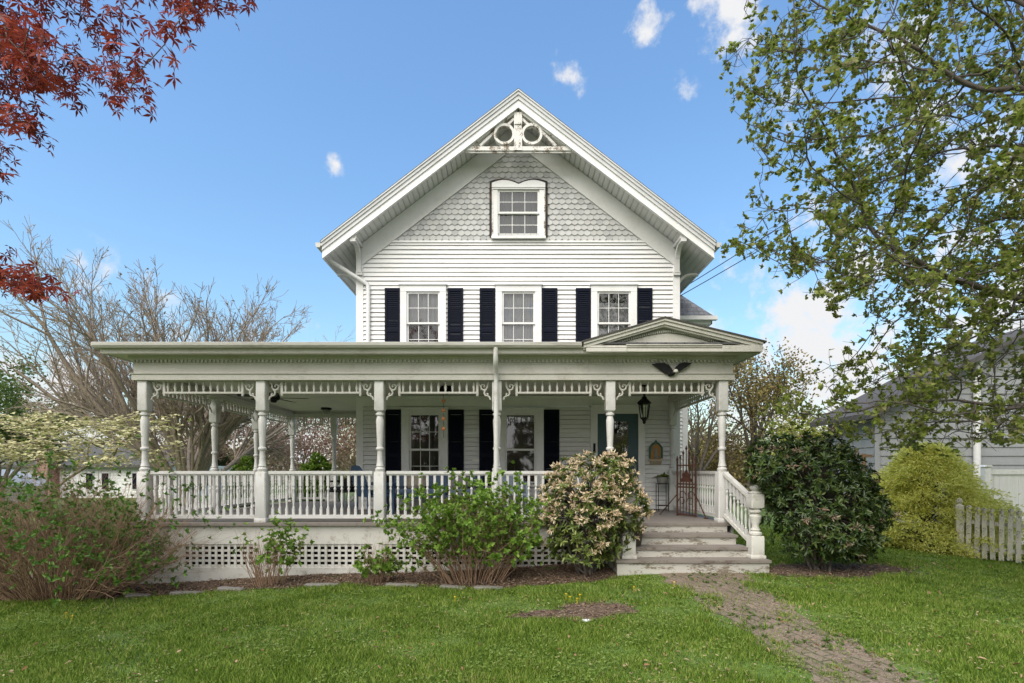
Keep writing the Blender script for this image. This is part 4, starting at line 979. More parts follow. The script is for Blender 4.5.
i = np.arange(139)[:, None]*12+np.arange(11)[None, :]; tag(fast('mulch_bed', np.array(V), np.stack([i, i+12, i+13, i+1], -1).reshape(-1, 4), M['mulch'], smooth=True), kind='structure')
def patch(name, cx, cy, rx, ry, ph):
    V = [(cx, cy, gz(cx, cy)+.012)]; Fc = []; n = 40
    for k in range(n):
        a = k*2*math.pi/n; q = 1+.16*math.sin(3*a+ph)+.10*math.sin(7*a+2*ph)+.06*math.sin(13*a); x, y = cx+rx*q*math.cos(a), cy+ry*q*math.sin(a); V.append((x, y, gz(x, y)+.007)); Fc.append((0, 1+k, 1+(k+1) % n))
    tag(fast(name, np.array(V), np.array(Fc), M['mulch']), kind='structure')
PATCH = [(4.75, 7.85, 1.15, .55, 1.), (.92, 5.95, .42, .36, 2.), (.36, 5.88, .36, .17, 4.)]
for p in PATCH: patch('bare_soil', *p)
def patchd(x, y):
    r = np.full(x.shape, 9.)
    for cx, cy, rx, ry, _ in PATCH: r = np.minimum(r, np.sqrt(((x-cx)/rx)**2+((y-cy)/ry)**2))
    return r
def keep_grass(x, y):
    nz = .10*np.sin(x*6.1+y*3)+.08*np.sin(x*15.3-y*7.7)+rng.normal(size=x.shape)*.06
    k = ~((x > -6.6) & (x < 3.8) & (y > 8.65)) & ~((x > 1.5) & (x < 3.92) & (y > 7.70))
    k &= ~((x < 1.6) & (y > bed_front(x)-.02+nz*.5) & (x > -13))
    nz2 = nz*1.5+.09*np.sin(x*23+y*17)+rng.normal(size=x.shape)*.05
    inp = (x > edge(lp, y)+nz2) & (x < edge(rp_, y)-nz2) & (y < 7.9)
    k &= ~inp | (rng.random(x.shape) < .05)
    k &= patchd(x, y) > 1+nz*1.6
    thin = np.sin(x*1.7+2)*np.sin(y*2.3+x)+.5*np.sin(x*5+y*4)
    k &= rng.random(x.shape) > np.clip(thin-.35, 0, .62)
    return k
n = 620000
u = rng.random(n); d = 3.3*(14.5/3.3)**u; x = rng.uniform(-1, 1, n)*(d*1.02+.3); k = keep_grass(x, d); x, d = x[k], d[k]; n = len(x)
z = zg(x, d); h = rng.uniform(.018, .050, n)*(1+.4*np.sin(x*2.1+d*1.3)*np.sin(d*2.7-x)+.3*np.sin(x*7+d*3)*np.sin(d*9)); wd = .0018+.0008*d
a = rng.uniform(0, 6.28, n); b = rng.uniform(0, 6.28, n); ln = rng.uniform(.2, .9, n)*h
B = np.stack([x, d, z-.004], 1); W_ = np.stack([np.cos(a)*wd, np.sin(a)*wd, 0*a], 1); T = B+np.stack([np.cos(b)*ln, np.sin(b)*ln, h], 1)
v = np.stack([B-W_, B+W_, T], 1).reshape(-1, 3); o = fast('grass', v, np.arange(3*n).reshape(-1, 3), M['blade']); tag(o, 'short green spring grass covering the front lawn', 'grass', kind='stuff')
M['clover'] = leafmat('clover_leaves', [(.10, .18, .03), (.15, .24, .04), (.20, .28, .06), (.26, .29, .10)], .3, .6)
n = 26000; d = 3.3*(9.5/3.3)**rng.random(n); x = rng.uniform(-1, 1, n)*(d*1.02+.3); k = keep_grass(x, d) & (np.sin(x*2.7+1)*np.sin(d*3.1+x*.6)+.5*np.sin(x*6.3-d*5) > .15); x, d = x[k], d[k]
P = np.stack([x, d, zg(x, d)+rng.uniform(.015, .04, len(x))], 1); v, f = rosette(P, np.array([[0, 0, 1.]])+.3*rdir(len(P)), 3, .017, .015, (60, 88)); tag(fast('clover', v, f, M['clover']), 'small clover and weed leaves mixed through the lawn', 'clover', kind='stuff')
M['thatch'] = leafmat('dead_thatch', [(.30, .24, .12), (.42, .36, .20), (.20, .15, .08), (.36, .33, .14)], .2, .9)
# mulch chips, dry leaves
def flakes(name, x, y, s, material, label, cat, lift=.012):
    n = len(x); P = np.stack([x, y, zg(x, y)+lift], 1); D = rdir(n); D[:, 2] *= .25; up = np.array([[0, 0, 1.]])+.45*rdir(n)
    v, f = leaf_verts(P, D, up, s*rng.uniform(.5, 1.4, n), s*.45*rng.uniform(.5, 1.3, n)); o = fast(name, v, f, material); tag(o, label, cat, kind='stuff'); return o
x = rng.uniform(-9, 1.56, 30000); y = rng.uniform(7.2, 9.0, 30000); k = (y > bed_front(x)-.05+.06*rng.normal(size=30000)) & ((y < 8.72)); X1, Y1 = x[k], y[k]
x = rng.uniform(-.2, 6.2, 16000); y = rng.uniform(5.4, 8.6, 16000); k = (patchd(x, y) < 1.1+.15*rng.normal(size=16000)) & ~((x > 1.5) & (x < 3.9) & (y > 7.7))
flakes('mulch_chips', np.concatenate([X1, x[k]]), np.concatenate([Y1, y[k]]), .038, M['chip'], 'brown bark chips and dead leaves in the beds below the porch', 'mulch', .018)
x = rng.uniform(1.2, 5, 9000); y = rng.uniform(3.2, 7.8, 9000); k = (x > edge(lp, y)-.1) & (x < edge(rp_, y)+.1); M['grit'] = leafmat('path_grit', [(.13, .09, .065), (.25, .19, .14), (.36, .29, .23), (.19, .13, .095)], 0, .9)
flakes('path_grit', x[k], y[k], .022, M['grit'], 'brown grit and small stones lying on the worn brick path', 'grit', .01)
n = 8000; d = 3.3*(9/3.3)**rng.random(n); x = rng.uniform(-1, 1, n)*(d*1.02+.3); k = keep_grass(x, d) & (np.sin(x*1.7+2)*np.sin(d*2.3+x)+.5*np.sin(x*5+d*4) > rng.uniform(-.2, .9, n)); flakes('dead_grass', x[k], d[k], .035, M['thatch'], 'straw coloured dead grass lying in the thin parts of the lawn', 'dead grass', .022)
x = rng.uniform(-6, 9, 420); y = 3.4*(9/3.4)**rng.random(420); M['dry'] = leafmat('dry_leaves', [(.30, .17, .08), (.22, .10, .05), (.42, .30, .18), (.14, .05, .03)], .2, .7)
flakes('fallen_leaves', x, y, .05, M['dry'], 'dry brown leaves scattered over the lawn', 'fallen leaves', .045)
x = rng.uniform(1.0, 5.2, 2200); y = rng.uniform(3.3, 7.7, 2200); tt = (x-edge(lp, y))/(edge(rp_, y)-edge(lp, y)); k = (tt > 0) & (tt < 1) & ((np.abs((tt*9) % 1-.5) < .16) | (rng.random(2200) < .12)) & (np.sin(x*4+y*2.1) > -.3)
P = np.stack([x[k], y[k], zg(x[k], y[k])+.006], 1); v, f = rosette(P, np.array([[0, 0, 1.]])+.3*rdir(len(P)), 6, .035, .012, (20, 75)); tag(fast('path_weeds', v, f, M['grass']), 'tufts of weeds growing between the path bricks', 'weeds', kind='stuff')
# dandelions
M['dandelion'] = leafmat('dandelion_petals', [(.65, .45, .02), (.75, .55, .03)], .1)
sp_ = [on_ground(*p) for p in ((570, 603), (577, 605), (580, 601), (566, 600), (72, 622), (66, 619), (455, 603), (634, 593), (674, 588))]
for k, (x, y) in enumerate(sp_):
    P = np.array([[x, y, gz(x, y)+.075]]); v, f = rosette(np.repeat(P, 1, 0), np.array([[0, -.2, 1.]]), 14, .017, .008, (50, 85)); s, sf = tubes_from([(np.array([[x, y, gz(x, y)], [x, y, gz(x, y)+.075]]), [.003, .003])], 4)
    vv, ff = merge((v, f), (s, sf)); tag(fast('dandelion', vv, ff, M['dandelion'], None, (x, y, gz(x, y))), 'yellow dandelion flowering in the short grass', 'flower', 'dandelions in the lawn')
# edging stones of the bed
for k in (0, 1, 2, 3, 5, 7, 8, 9):
    x = -6.2+k*.66+random.uniform(-.08, .08); y = float(bed_front(x))-.03; L_ = random.uniform(.38, .52); m = MB(); m.box(-L_/2, L_/2, -.055, .055, -.05, .035+random.uniform(-.012, .01), .018)
    o = part('edging_stone', m, M['stone'], None, (x, y, gz(x, y))); o.rotation_euler.z = math.atan2(float(bed_front(x+.2)-bed_front(x-.2)), .4)+random.uniform(-.05, .05); tag(o, 'flat grey edging stone half sunk along the mulch bed', 'edging stone', 'stones edging the mulch bed')
m = MB(); m.box(-.045, .045, -.03, .03, 0, .02, .008); x, y = on_ground(586, 622); o = part('white_stone', m, M['white'], None, (x, y, gz(x, y)+.005)); tag(o, 'small white flat stone lying on the bare soil patch in the lawn', 'stone')

# ================================================================== shrubs
def stems_shrub(root, n, h, rx, ry, spread, r, sub=3, lean=.0, stem_mat='twig', wander=.10):
    """woody stems fanning out of a low base, forking into twigs; returns the twig tips and directions"""
    bx, by, bz = WL[root.name]; segs = []; tips = []
    spec = [(6, sub, 15, 48, .45, wander, .05), (4, 2, 18, 50, .5, wander+.03, .05), (3, 0, 0, 0, 0, .14, .03)]
    for i in range(n):
        a = rng.uniform(0, 6.28); q = math.sqrt(rng.random()); ox, oy = rx*q*math.cos(a)*.45, ry*q*math.sin(a)*.45
        dx, dy = math.cos(a)*spread*q*rx+lean, math.sin(a)*spread*q*ry; dirn = unit(np.array([dx, dy, 1.]))
        p = (bx+ox, by+oy, gz(bx+ox, by+oy)-.03); grow(p, dirn, h*rng.uniform(.62, 1.)*(1.05-.25*q), r, 0, spec, segs, tips)
    v, f = tubes_from(segs, 4); fast('stems', v, f, M[stem_mat], root)
    return np.array([t[0] for t in tips]), np.array([t[1] for t in tips])
M['fresh'] = leafmat('fresh_green_leaves', [(.085, .175, .018), (.14, .26, .03), (.20, .33, .045), (.26, .38, .07)], .35, .45)
M['fresh_dark'] = leafmat('mid_green_leaves', [(.065, .15, .02), (.10, .21, .028), (.16, .28, .045)], .3, .45)
s1 = thing('twiggy_shrub', 'widest twiggy brown shrub with scattered fresh green leaves, at the outer porch corner', 'shrub', (-6.75, 7.75, gz(-6.75, 7.75)))
tp, td = stems_shrub(s1, 400, 2.0, 1.65, .8, .85, .0075, 6, wander=.17)
hz = tp[:, 2]-s1.location.z; pk = (rng.random(len(tp)) < np.where(hz < .8, .17, .13)) & (np.sin(tp[:, 0]*3.3+tp[:, 2]*4)+.6*np.sin(tp[:, 1]*5+tp[:, 0]*2) > -.5)
v, f = rosette(tp[pk], td[pk], 6, .055, .028, (25, 80), .4); fast('leaves', v, f, M['fresh_dark'], s1)
for (px, py, hh, rx, ry, lb, gr, d) in ((268, 585, .90, .52, .35, 'small clump of bare brown stems with green leaves on one side by the lattice', .22, 8.0), (378, 584, .66, .34, .26, 'smallest shrub of pale bare twigs with a skirt of low green leaves by the lattice', .16, 8.0)):
    x = (px-CX)/F*d; s = thing('twiggy_shrub', lb, 'shrub', (x, d, gz(x, d))); tp, td = stems_shrub(s, 62 if hh > .8 else 40, hh, rx, ry, .75, .006, 3)
    if hh > .8: pk = (rng.random(len(tp)) < np.clip(.10+.35*(tp[:, 0]-x)/rx, .02, .28))
    else: pk = rng.random(len(tp)) < np.where(tp[:, 2]-s.location.z < hh*.5, .65, .04)
    v, f = rosette(tp[pk], td[pk], 6, .06, .034, (30, 80)); fast('leaves', v, f, M['fresh'], s)
s2 = thing('leafy_shrub', 'bright green leafy shrub of many upright stems in front of the blue settee', 'shrub', (-.57, 7.9, gz(-.57, 7.9)))
tp, td = stems_shrub(s2, 110, 1.40, 1.0, .62, .78, .0075, 5, wander=.13); pk = rng.random(len(tp)) < .46
v, f = rosette(tp[pk], td[pk], 7, .058, .036, (25, 85)); fast('leaves', v, f, M['fresh'], s2)
M['pieris'] = leafmat('pieris_leaves', [(.028, .055, .016), (.045, .085, .022), (.075, .12, .028), (.13, .17, .04)], .2, .32, .5)
M['pieris_young'] = leafmat('pieris_young_leaves', [(.065, .11, .022), (.13, .18, .038), (.24, .26, .065)], .25, .35, .4)
M['panicle'] = leafmat('pink_cream_flowers', [(.56, .40, .24), (.72, .58, .39), (.80, .70, .52), (.64, .49, .32)], .2, .7)
M['panicle_dull'] = leafmat('faded_pink_flowers', [(.30, .20, .14), (.42, .30, .22), (.45, .38, .28)], .2, .7)
def pieris(root, h, rx, ry, n, nflow, flow_mat, leaf_mat, fpick, base=.18, lobes=9):
    bx, by, bz = WL[root.name]
    C = np.array([[bx, by, bz+h*.52]]); lc = [C[0]]; lr = [np.array([rx*.80, ry*.80, h*.42])]
    for i in range(lobes):
        a = 2.4*i; q = rng.uniform(.35, .75); lc.append(C[0]+[rx*1.1*q*math.cos(a), ry*q*math.sin(a), h*rng.uniform(-.30, .30)]); lr.append(np.array([rx, ry, h*.5])*rng.uniform(.30, .46))
    P = []; D = []
    for c, r in zip(lc, lr):
        m_ = int(n*(r[0]/rx)**1.5/2.6); u = rdir(m_); s = rng.uniform(.74, 1.13, m_)[:, None]; P.append(c+u*r*s); D.append(unit(u/r*r.mean()+[0, 0, .45]))
    P = np.concatenate(P); D = np.concatenate(D)
    inside = np.zeros(len(P), bool)
    for c, r in zip(lc, lr): inside |= (((P-c)/r)**2).sum(1) < .52
    k = ~inside & (P[:, 2] > zg(P[:, 0], P[:, 1])+base); P, D = P[k], D[k]
    segs = []; nb = 11
    for i in range(nb):
        t = P[rng.integers(len(P))]; p0 = np.array([bx+rng.normal()*.07, by+rng.normal()*.05, bz-.03]); mid = p0*.5+t*.5+rng.normal(size=3)*.06+[0, 0, -.08]; q1 = p0*.8+mid*.2
        w = np.linspace(0, 1, 8)[:, None]; segs.append(((1-w)**2*p0+2*w*(1-w)*mid+w*w*t, np.linspace(.026, .006, 8)))
    for i in range(420):
        t = P[rng.integers(len(P))]; s = C[0]+(t-C[0])*.35+[0, 0, -.1]; w = np.linspace(0, 1, 5)[:, None]; segs.append((s+(t-s)*w+rng.normal(size=3)*.03*w*(1-w), np.linspace(.008, .003, 5)))
    v, f = tubes_from(segs, 5); fast('stems', v, f, M['darkbark'], root)
    v, f = rosette(P, D, 9, .078, .026, (30, 100), .4); yng = None; fast('leaves', v, f, M[leaf_mat], root)
    pk = np.where(fpick(P, D) & (rng.random(len(P)) < .9))[0]; pk = rng.choice(pk, min(nflow, len(pk)), replace=False)
    Q = np.repeat(P[pk]+D[pk]*.05, 16, 0); dd = unit(rdir(len(Q))*[1, 1, .6]+[0, 0, -.25]+.5*np.repeat(D[pk], 16, 0)); Q2 = Q+dd*rng.uniform(0, .05, len(Q))[:, None]
    v, f = leaf_verts(Q2, dd, rdir(len(Q)), .05*rng.uniform(.6, 1.3, len(Q)), .020, .6, .4); fast('flowers', v, f, M[flow_mat], root)
    return P, D
s3 = thing('flowering_shrub', 'tall rounded shrub heavy with cream pink flower clusters beside the porch steps', 'shrub', (1.17, 7.92, gz(1.17, 7.92)))
P3, D3 = pieris(s3, 1.88, .86, .66, 1500, 360, 'panicle', 'pieris_young', lambda P, D: (P[:, 2] > .72+.35*np.sin(P[:, 0]*9)) & (D[:, 2] > -.1), .25)
s4 = thing('flowering_shrub', 'broad dark evergreen shrub with a few faded pink flowers next to the stair newel', 'shrub', (4.66, 7.85, gz(4.66, 7.85)))
P4, D4 = pieris(s4, 1.98, .96, .80, 2500, 75, 'panicle_dull', 'pieris', lambda P, D: rng.random(len(P)) < .5, .16)
# golden threadleaf cypress
M['gold'] = leafmat('golden_foliage', [(.44, .48, .09), (.64, .66, .14), (.76, .75, .21), (.84, .81, .33)], .5, .6)
s5 = thing('golden_shrub', 'feathery golden yellow conifer shrub spilling over the end of the picket fence', 'shrub', (8.72, 10.95, gz(8.72, 10.95)))
bx, by, bz = WL[s5.name]; n = 1750; t = rng.random(n)**1.1; a = rng.uniform(0, 6.28, n); hh = t*2.12
prof = np.interp(t, [0, .15, .4, .65, .85, 1], [1.12, 1.30, 1.04, .66, .34, .05])*(1+.20*np.sin(3*a+11*t)+.16*np.sin(5*a-23*t)+.10*np.sin(9*a+31*t))
tier = .16*np.cos(2*math.pi*(hh*3.6+.25*np.sin(2*a)+.15*np.sin(5*a))); prof = prof*(1+tier); q = np.where(rng.random(n) < .07, rng.uniform(1.05, 1.22, n), rng.uniform(.66, 1.05, n)); P = np.stack([bx+np.cos(a)*prof*q, by+np.sin(a)*prof*q*.85, bz+.08+hh], 1); D = unit(np.stack([np.cos(a), np.sin(a), rng.uniform(-.15, .45, n)], 1))
m_ = 42; Q = np.repeat(P, m_, 0); dd = np.repeat(D, m_, 0); s = rng.uniform(-.06, .30, n*m_)[:, None]; lat = rng.normal(size=(n*m_, 3))*[.075, .075, .025]; Q = Q+dd*s+lat; Q[:, 2] -= np.clip(s[:, 0], 0, 1)**2*2.2
v, f = leaf_verts(Q, unit(dd+.8*rdir(len(Q))+[0, 0, -.25]), rdir(len(Q)), rng.uniform(.04, .08, len(Q)), .018); fast('foliage', v, f, M['gold'], s5)
segs = []
for i in range(140):
    tt = P[rng.integers(n)]; s = np.array([bx, by, bz+(tt[2]-bz)*.5]); w = np.linspace(0, 1, 5)[:, None]; segs.append((s+(tt-s)*w, np.linspace(.014, .004, 5)))
segs.append((np.array([[bx, by, bz-.05], [bx, by, bz+1.8]]), [.07, .01])); v, f = tubes_from(segs, 5); fast('stems', v, f, M['darkbark'], s5)
M['evergreen'] = leafmat('evergreen_sprays', [(.06, .12, .012), (.11, .19, .02), (.17, .25, .03)], .25, .6)
for px, py, r, lb in ((319, 459, .62, 'rounded bright evergreen bush standing behind the side porch'), (249, 462, .55, 'small bright evergreen bush showing past the second porch post')):
    d = 18.; x = (px-CX)/F*d; zt = EYE+(HY-py)/F*d; s = thing('evergreen_bush', lb, 'bush', (x, d, gz(x, d))); n = 620; u = rdir(n); hgt = (zt-s.location.z)/2
    P = np.array([x, d, s.location.z+hgt])+u*[r, r, hgt]*(1+.12*np.sin(u[:, 0:1]*7+u[:, 2:3]*9)); v, f = rosette(P, unit(u+[0, 0, .7]), 16, .14, .04, (15, 70)); fast('foliage', v, f, M['evergreen'], s)

# ================================================================== trees
def tree_leaf_points(nodes, r, thr): k = r < thr; return nodes[k]
# big leafy tree beside the lawn, its trunk beyond the frame
sil = [(742, -260), (738, 0), (724, 60), (730, 130), (752, 165), (772, 192), (728, 212), (712, 240), (722, 265), (762, 262), (800, 282), (812, 318), (858, 300), (868, 345), (806, 368), (766, 395), (748, 425), (766, 440), (810, 440), (860, 462), (1030, 452), (2600, 430), (2600, -260)]
A = []
while len(A) < 9500:
    c = np.array([8.7, 6.2, 5.3])+rdir(4000)*(rng.random((4000, 1))**(1/2.4))*[6.6, 3.1, 5.6]
    px, py = proj(c); k = (c[:, 1] > 3.7) & (c[:, 2] > 1.85) & inpoly(px, py, sil) & ~((c[:, 0] < 5.0) & (c[:, 1] > 8.05)) & ~((c[:, 0] < 6.2) & (c[:, 1] > 10.2))
    dens = np.sin(c[:, 0]*2.1+1)*np.sin(c[:, 1]*1.7)+np.sin(c[:, 2]*2.4+c[:, 0]); k &= (dens > -.9) | (rng.random(len(c)) < .25)
    A += list(c[k])
A = np.array(A[:9500])
seed = [(9.1, 7.2, 0), (9.08, 7.15, .8), (9.05, 7.1, 1.5), (9.0, 7.0, 2.1), (8.9, 6.9, 2.6), (8.8, 6.8, 3.2), (8.7, 6.7, 3.9), (8.6, 6.6, 4.6), (8.6, 6.5, 5.4)]; par = [-1, 0, 1, 2, 3, 4, 5, 6, 7]
def limb(frm, pts, dy=0):
    for p in pts:
        p = (p[0], p[1]+dy, p[2])
        seed.append(p); par.append(frm); frm = len(seed)-1
limb(4, [(8.4, 7.4, 2.75), (7.7, 7.1, 2.75), (7.0, 6.9, 2.60), (6.3, 6.8, 2.45), (5.6, 6.7, 2.3)], -.8)
limb(5, [(8.3, 7.3, 3.7), (7.6, 7.0, 4.1), (6.9, 6.8, 4.6), (6.2, 6.6, 5.2), (5.6, 6.4, 5.7)], -.8)
limb(6, [(8.2, 7.0, 4.5), (7.5, 6.6, 5.2), (6.8, 6.2, 5.9), (6.0, 5.9, 6.4)], -.7)
limb(4, [(8.5, 7.5, 3.0), (7.8, 7.3, 3.3), (7.0, 7.2, 3.5), (6.1, 7.1, 3.7), (5.2, 7.0, 3.9), (4.5, 6.9, 4.2)], -.8)
tr1 = thing('shade_tree', 'large spreading tree in sparse olive green spring leaf overhanging the lawn by the picket fence', 'tree', (9.1, 7.2, gz(9.1, 7.2)))
nd, pr2 = colonize(A, seed, par, .16, 1.3, .21, 160, .10)
# fine side twigs at every young node
(v, f), r = colony_mesh(nd, pr2, .0042, 2.35, .22, 5); thin = np.where(r < .016)[0]
tw = []; tpts = []; tdir = []
for i in thin:
    for _ in range(2):
        dd = unit(rng.normal(size=3)+[-.2, 0, .1]); L_ = rng.uniform(.10, .26); p0 = nd[i]; p1 = p0+dd*L_*.5; p2 = p1+unit(dd+rng.normal(size=3)*.3)*L_*.5; tw.append((np.array([p0, p1, p2]), [.0035, .0028, .002])); tpts += [p1, p2]; tdir += [dd, dd]
v2, f2 = tubes_from(tw, 3); fast('trunk', v, f, M['darkbark'], tr1, smooth=True); fast('twigs', v2, f2, M['darkbark'], tr1)
M['oak'] = leafmat('olive_spring_leaves', [(.12, .15, .035), (.18, .225, .045), (.25, .305, .055), (.32, .39, .075), (.25, .21, .11), (.39, .44, .11)], .55, .5)
tp = np.array(tpts); td = np.array(tdir); cl_ = np.sin(tp[:, 0]*3.1+1.3*np.sin(tp[:, 2]*2.3))*np.sin(tp[:, 2]*3.7+tp[:, 1]*1.9)+.5*np.sin(tp[:, 0]*7.1-tp[:, 1]*5.3)
pk = rng.random(len(tp)) < np.clip(.72+.5*cl_, .30, 1)
tp = np.concatenate([tp[pk], tp[pk & (cl_ > .1)]]); td = np.concatenate([td[pk], td[pk & (cl_ > .1)]]); pk = np.ones(len(tp), bool)
v, f = rosette(tp[pk]+rng.normal(size=(pk.sum(), 3))*.022, unit(td[pk]+[0, 0, -.5]), 7, .043, .030, (25, 95), .55); fast('crown', v, f, M['oak'], tr1)
print('tree1', len(nd), len(tp), len(v)//6)
# red Japanese maple overhanging from the other side
regs = [[(-900, -300), (180, -300), (150, -60), (92, -10), (72, 18), (120, 40), (137, 88), (133, 120), (92, 108), (62, 125), (42, 180), (24, 205), (-900, 225)], [(150, -60), (168, 4), (184, 20), (241, 12), (245, -60)], [(-900, 245), (0, 246), (28, 258), (62, 286), (62, 304), (18, 298), (-900, 330)]]
A = []
while len(A) < 1500:
    c = np.array([-4.9, 4.1, 4.2])+rng.uniform(-1, 1, (6000, 3))*[3.6, 1.0, 3.4]; px, py = proj(c); k = np.zeros(len(c), bool)
    for g_ in regs: k |= inpoly(px, py, g_)
    k &= (((c-[-5.2, 4.2, 4.0])/[4.4, 1.6, 3.6])**2).sum(1) < 1; k &= (np.sin(c[:, 0]*4.4)*np.sin(c[:, 2]*3.7+c[:, 1]*2)) > -.45
    A += list(c[k])
A = A[:1500]; B_ = []
while len(B_) < 130:
    c = np.array([-2.6, 4.1, 5.2])+rng.uniform(-1, 1, (3000, 3))*[.8, .5, .9]; px, py = proj(c); B_ += list(c[inpoly(px, py, [(150, -60), (164, 4), (184, 22), (243, 13), (247, -60)])])
A = np.array(A+B_[:130]); seed = [(-7.2, 4.6, -.3), (-7.1, 4.55, .5), (-7.0, 4.5, 1.2), (-6.8, 4.4, 1.9), (-6.5, 4.3, 2.6), (-6.2, 4.2, 3.3), (-5.9, 4.1, 4.0)]; par = [-1, 0, 1, 2, 3, 4, 5]
limb(6, [(-5.4, 4.1, 4.4), (-4.8, 4.1, 4.7), (-4.2, 4.1, 4.9)]); limb(4, [(-6.0, 4.2, 2.7), (-5.4, 4.2, 2.9), (-4.8, 4.1, 3.1), (-4.2, 4.1, 3.25)]); limb(6, [(-5.2, 4.0, 5.0), (-4.5, 4.0, 5.4), (-3.8, 4.0, 5.7), (-3.1, 4.0, 5.75), (-2.5, 4.0, 5.5)])
nd, pr2 = colonize(A, seed, par, .14, 1.3, .22, 110, .10); (v, f), r = colony_mesh(nd, pr2, .003, 2.35, .16, 5)
tr2 = thing('red_maple', 'dark red Japanese maple whose leafy branches hang against the sky over the lawn', 'tree', (-7.2, 4.6, gz(-7.2, 4.6))); fast('trunk', v, f, M['darkbark'], tr2, smooth=True)
thin = r < .012; P = np.repeat(nd[thin], 10, 0); P = P+rng.normal(size=P.shape)*[.07, .07, .04]; D = unit(rdir(len(P))*[1, 1, .5]+[0, 0, -.45])
M['redleaf'] = leafmat('red_maple_leaves', [(.12, .022, .018), (.20, .032, .022), (.30, .05, .03), (.42, .085, .045)], .45, .5)
v, f = star_verts(P, D, unit(rdir(len(P))+[0, 0, 1.]), rng.uniform(.05, .095, len(P))); fast('crown', v, f, M['redleaf'], tr2); print('maple', len(nd), len(P))
# bare vase-shaped tree behind the side porch
tx, ty = -12.4, 20.; tr3 = thing('bare_tree', 'large leafless tree with many stems fanning up from the ground behind the side porch', 'tree', (tx, ty, gz(tx, ty)))
segs = []; tips = []; z0 = tr3.location.z; segs.append((np.array([[tx, ty, z0-.1], [tx, ty, z0+.8], [tx+.05, ty, z0+1.5]]), [.42, .34, .30]))
spec = [(11, 9, 18, 38, .46, .05, .012), (7, 8, 20, 42, .48, .07, .02), (5, 5, 20, 45, .5, .09, .02), (4, 0, 0, 0, 0, .1, .02)]
nst = 30
for i in range(nst):
    a = i*2.399+.3; tilt = math.radians(8+62*((i*.618+.13) % 1)); dirn = np.array([math.cos(a)*math.sin(tilt)+.12, math.sin(a)*math.sin(tilt)*.8, math.cos(tilt)])
    grow((tx+.18*math.cos(a), ty+.18*math.sin(a), z0+.9+.4*rng.random()), dirn, rng.uniform(.9, 1.12)*(4.3+3.5*math.sin(tilt)), rng.uniform(.085, .135), 0, spec, segs, tips)
print('bare', len(segs))
for s_ in segs: np.maximum(s_[1], .0068, out=s_[1]) if isinstance(s_[1], np.ndarray) else None
v, f = tubes_from(segs, 4); fast('trunk', v, f, M['bark'], tr3, smooth=True)
tt = np.array([t[0] for t in tips]); pk = rng.random(len(tt)) < .05; M['bud'] = leafmat('tan_buds', [(.20, .15, .09), (.28, .22, .12), (.24, .24, .10)], .3)
v, f = rosette(tt[pk], rdir(pk.sum()), 3, .06, .035); fast('buds', v, f, M['bud'], tr3)
# flowering dogwood
tx, ty = -12.3, 13.6; tr4 = thing('dogwood', 'low dogwood with flat layers of cream blossom in front of the white neighbouring house', 'tree', (tx, ty, gz(tx, ty)))
c = np.array([-11.2, 13.2, 2.55])+rng.uniform(-1, 1, (620, 3))*[3.1, 1.7, .95]; lay = np.round((c[:, 2]+.12*np.sin(c[:, 0]*1.4))*2.6)/2.6; c[:, 2] = lay+rng.normal(size=620)*.05; px, py = proj(c); k = (c[:, 0] < -9.0) & (py < 472) & (py > 412); A = c[k]
z0 = tr4.location.z; seed = [(tx, ty, z0), (tx+.05, ty, z0+.6), (tx+.1, ty-.02, z0+1.2), (tx+.2, ty-.05, z0+1.7), (tx+.3, ty-.1, z0+2.2)]; par = [-1, 0, 1, 2, 3]; limb(2, [(tx+.7, ty-.1, z0+1.7), (tx+1.4, ty-.2, z0+2.1), (tx+2.1, ty-.3, z0+2.3)])
nd, pr2 = colonize(A, seed, par, .16, 1.6, .26, 90, .08); (v, f), r = colony_mesh(nd, pr2, .006, 2.3, .15, 5); fast('trunk', v, f, M['bark'], tr4, smooth=True)
M['cream'] = leafmat('cream_bracts', [(.50, .46, .24), (.62, .58, .36), (.55, .52, .25)], .25, .6); thin = np.where(r < .03)[0]; P = np.repeat(nd[thin], 4, 0)+rng.normal(size=(4*len(thin), 3))*[.12, .12, .03]
v, f = rosette(P, np.array([[0, -.15, 1.]])+.25*rdir(len(P)), 4, .08, .06, (55, 88)); fast('blossom', v, f, M['cream'], tr4)
pp = np.repeat(nd[thin], 1, 0)+rng.normal(size=(1*len(thin), 3))*[.13, .13, .05]; v, f = rosette(pp, np.array([[0, 0, 1.]])+.5*rdir(len(pp)), 4, .07, .035); fast('leaves', v, f, M['oak'], tr4)
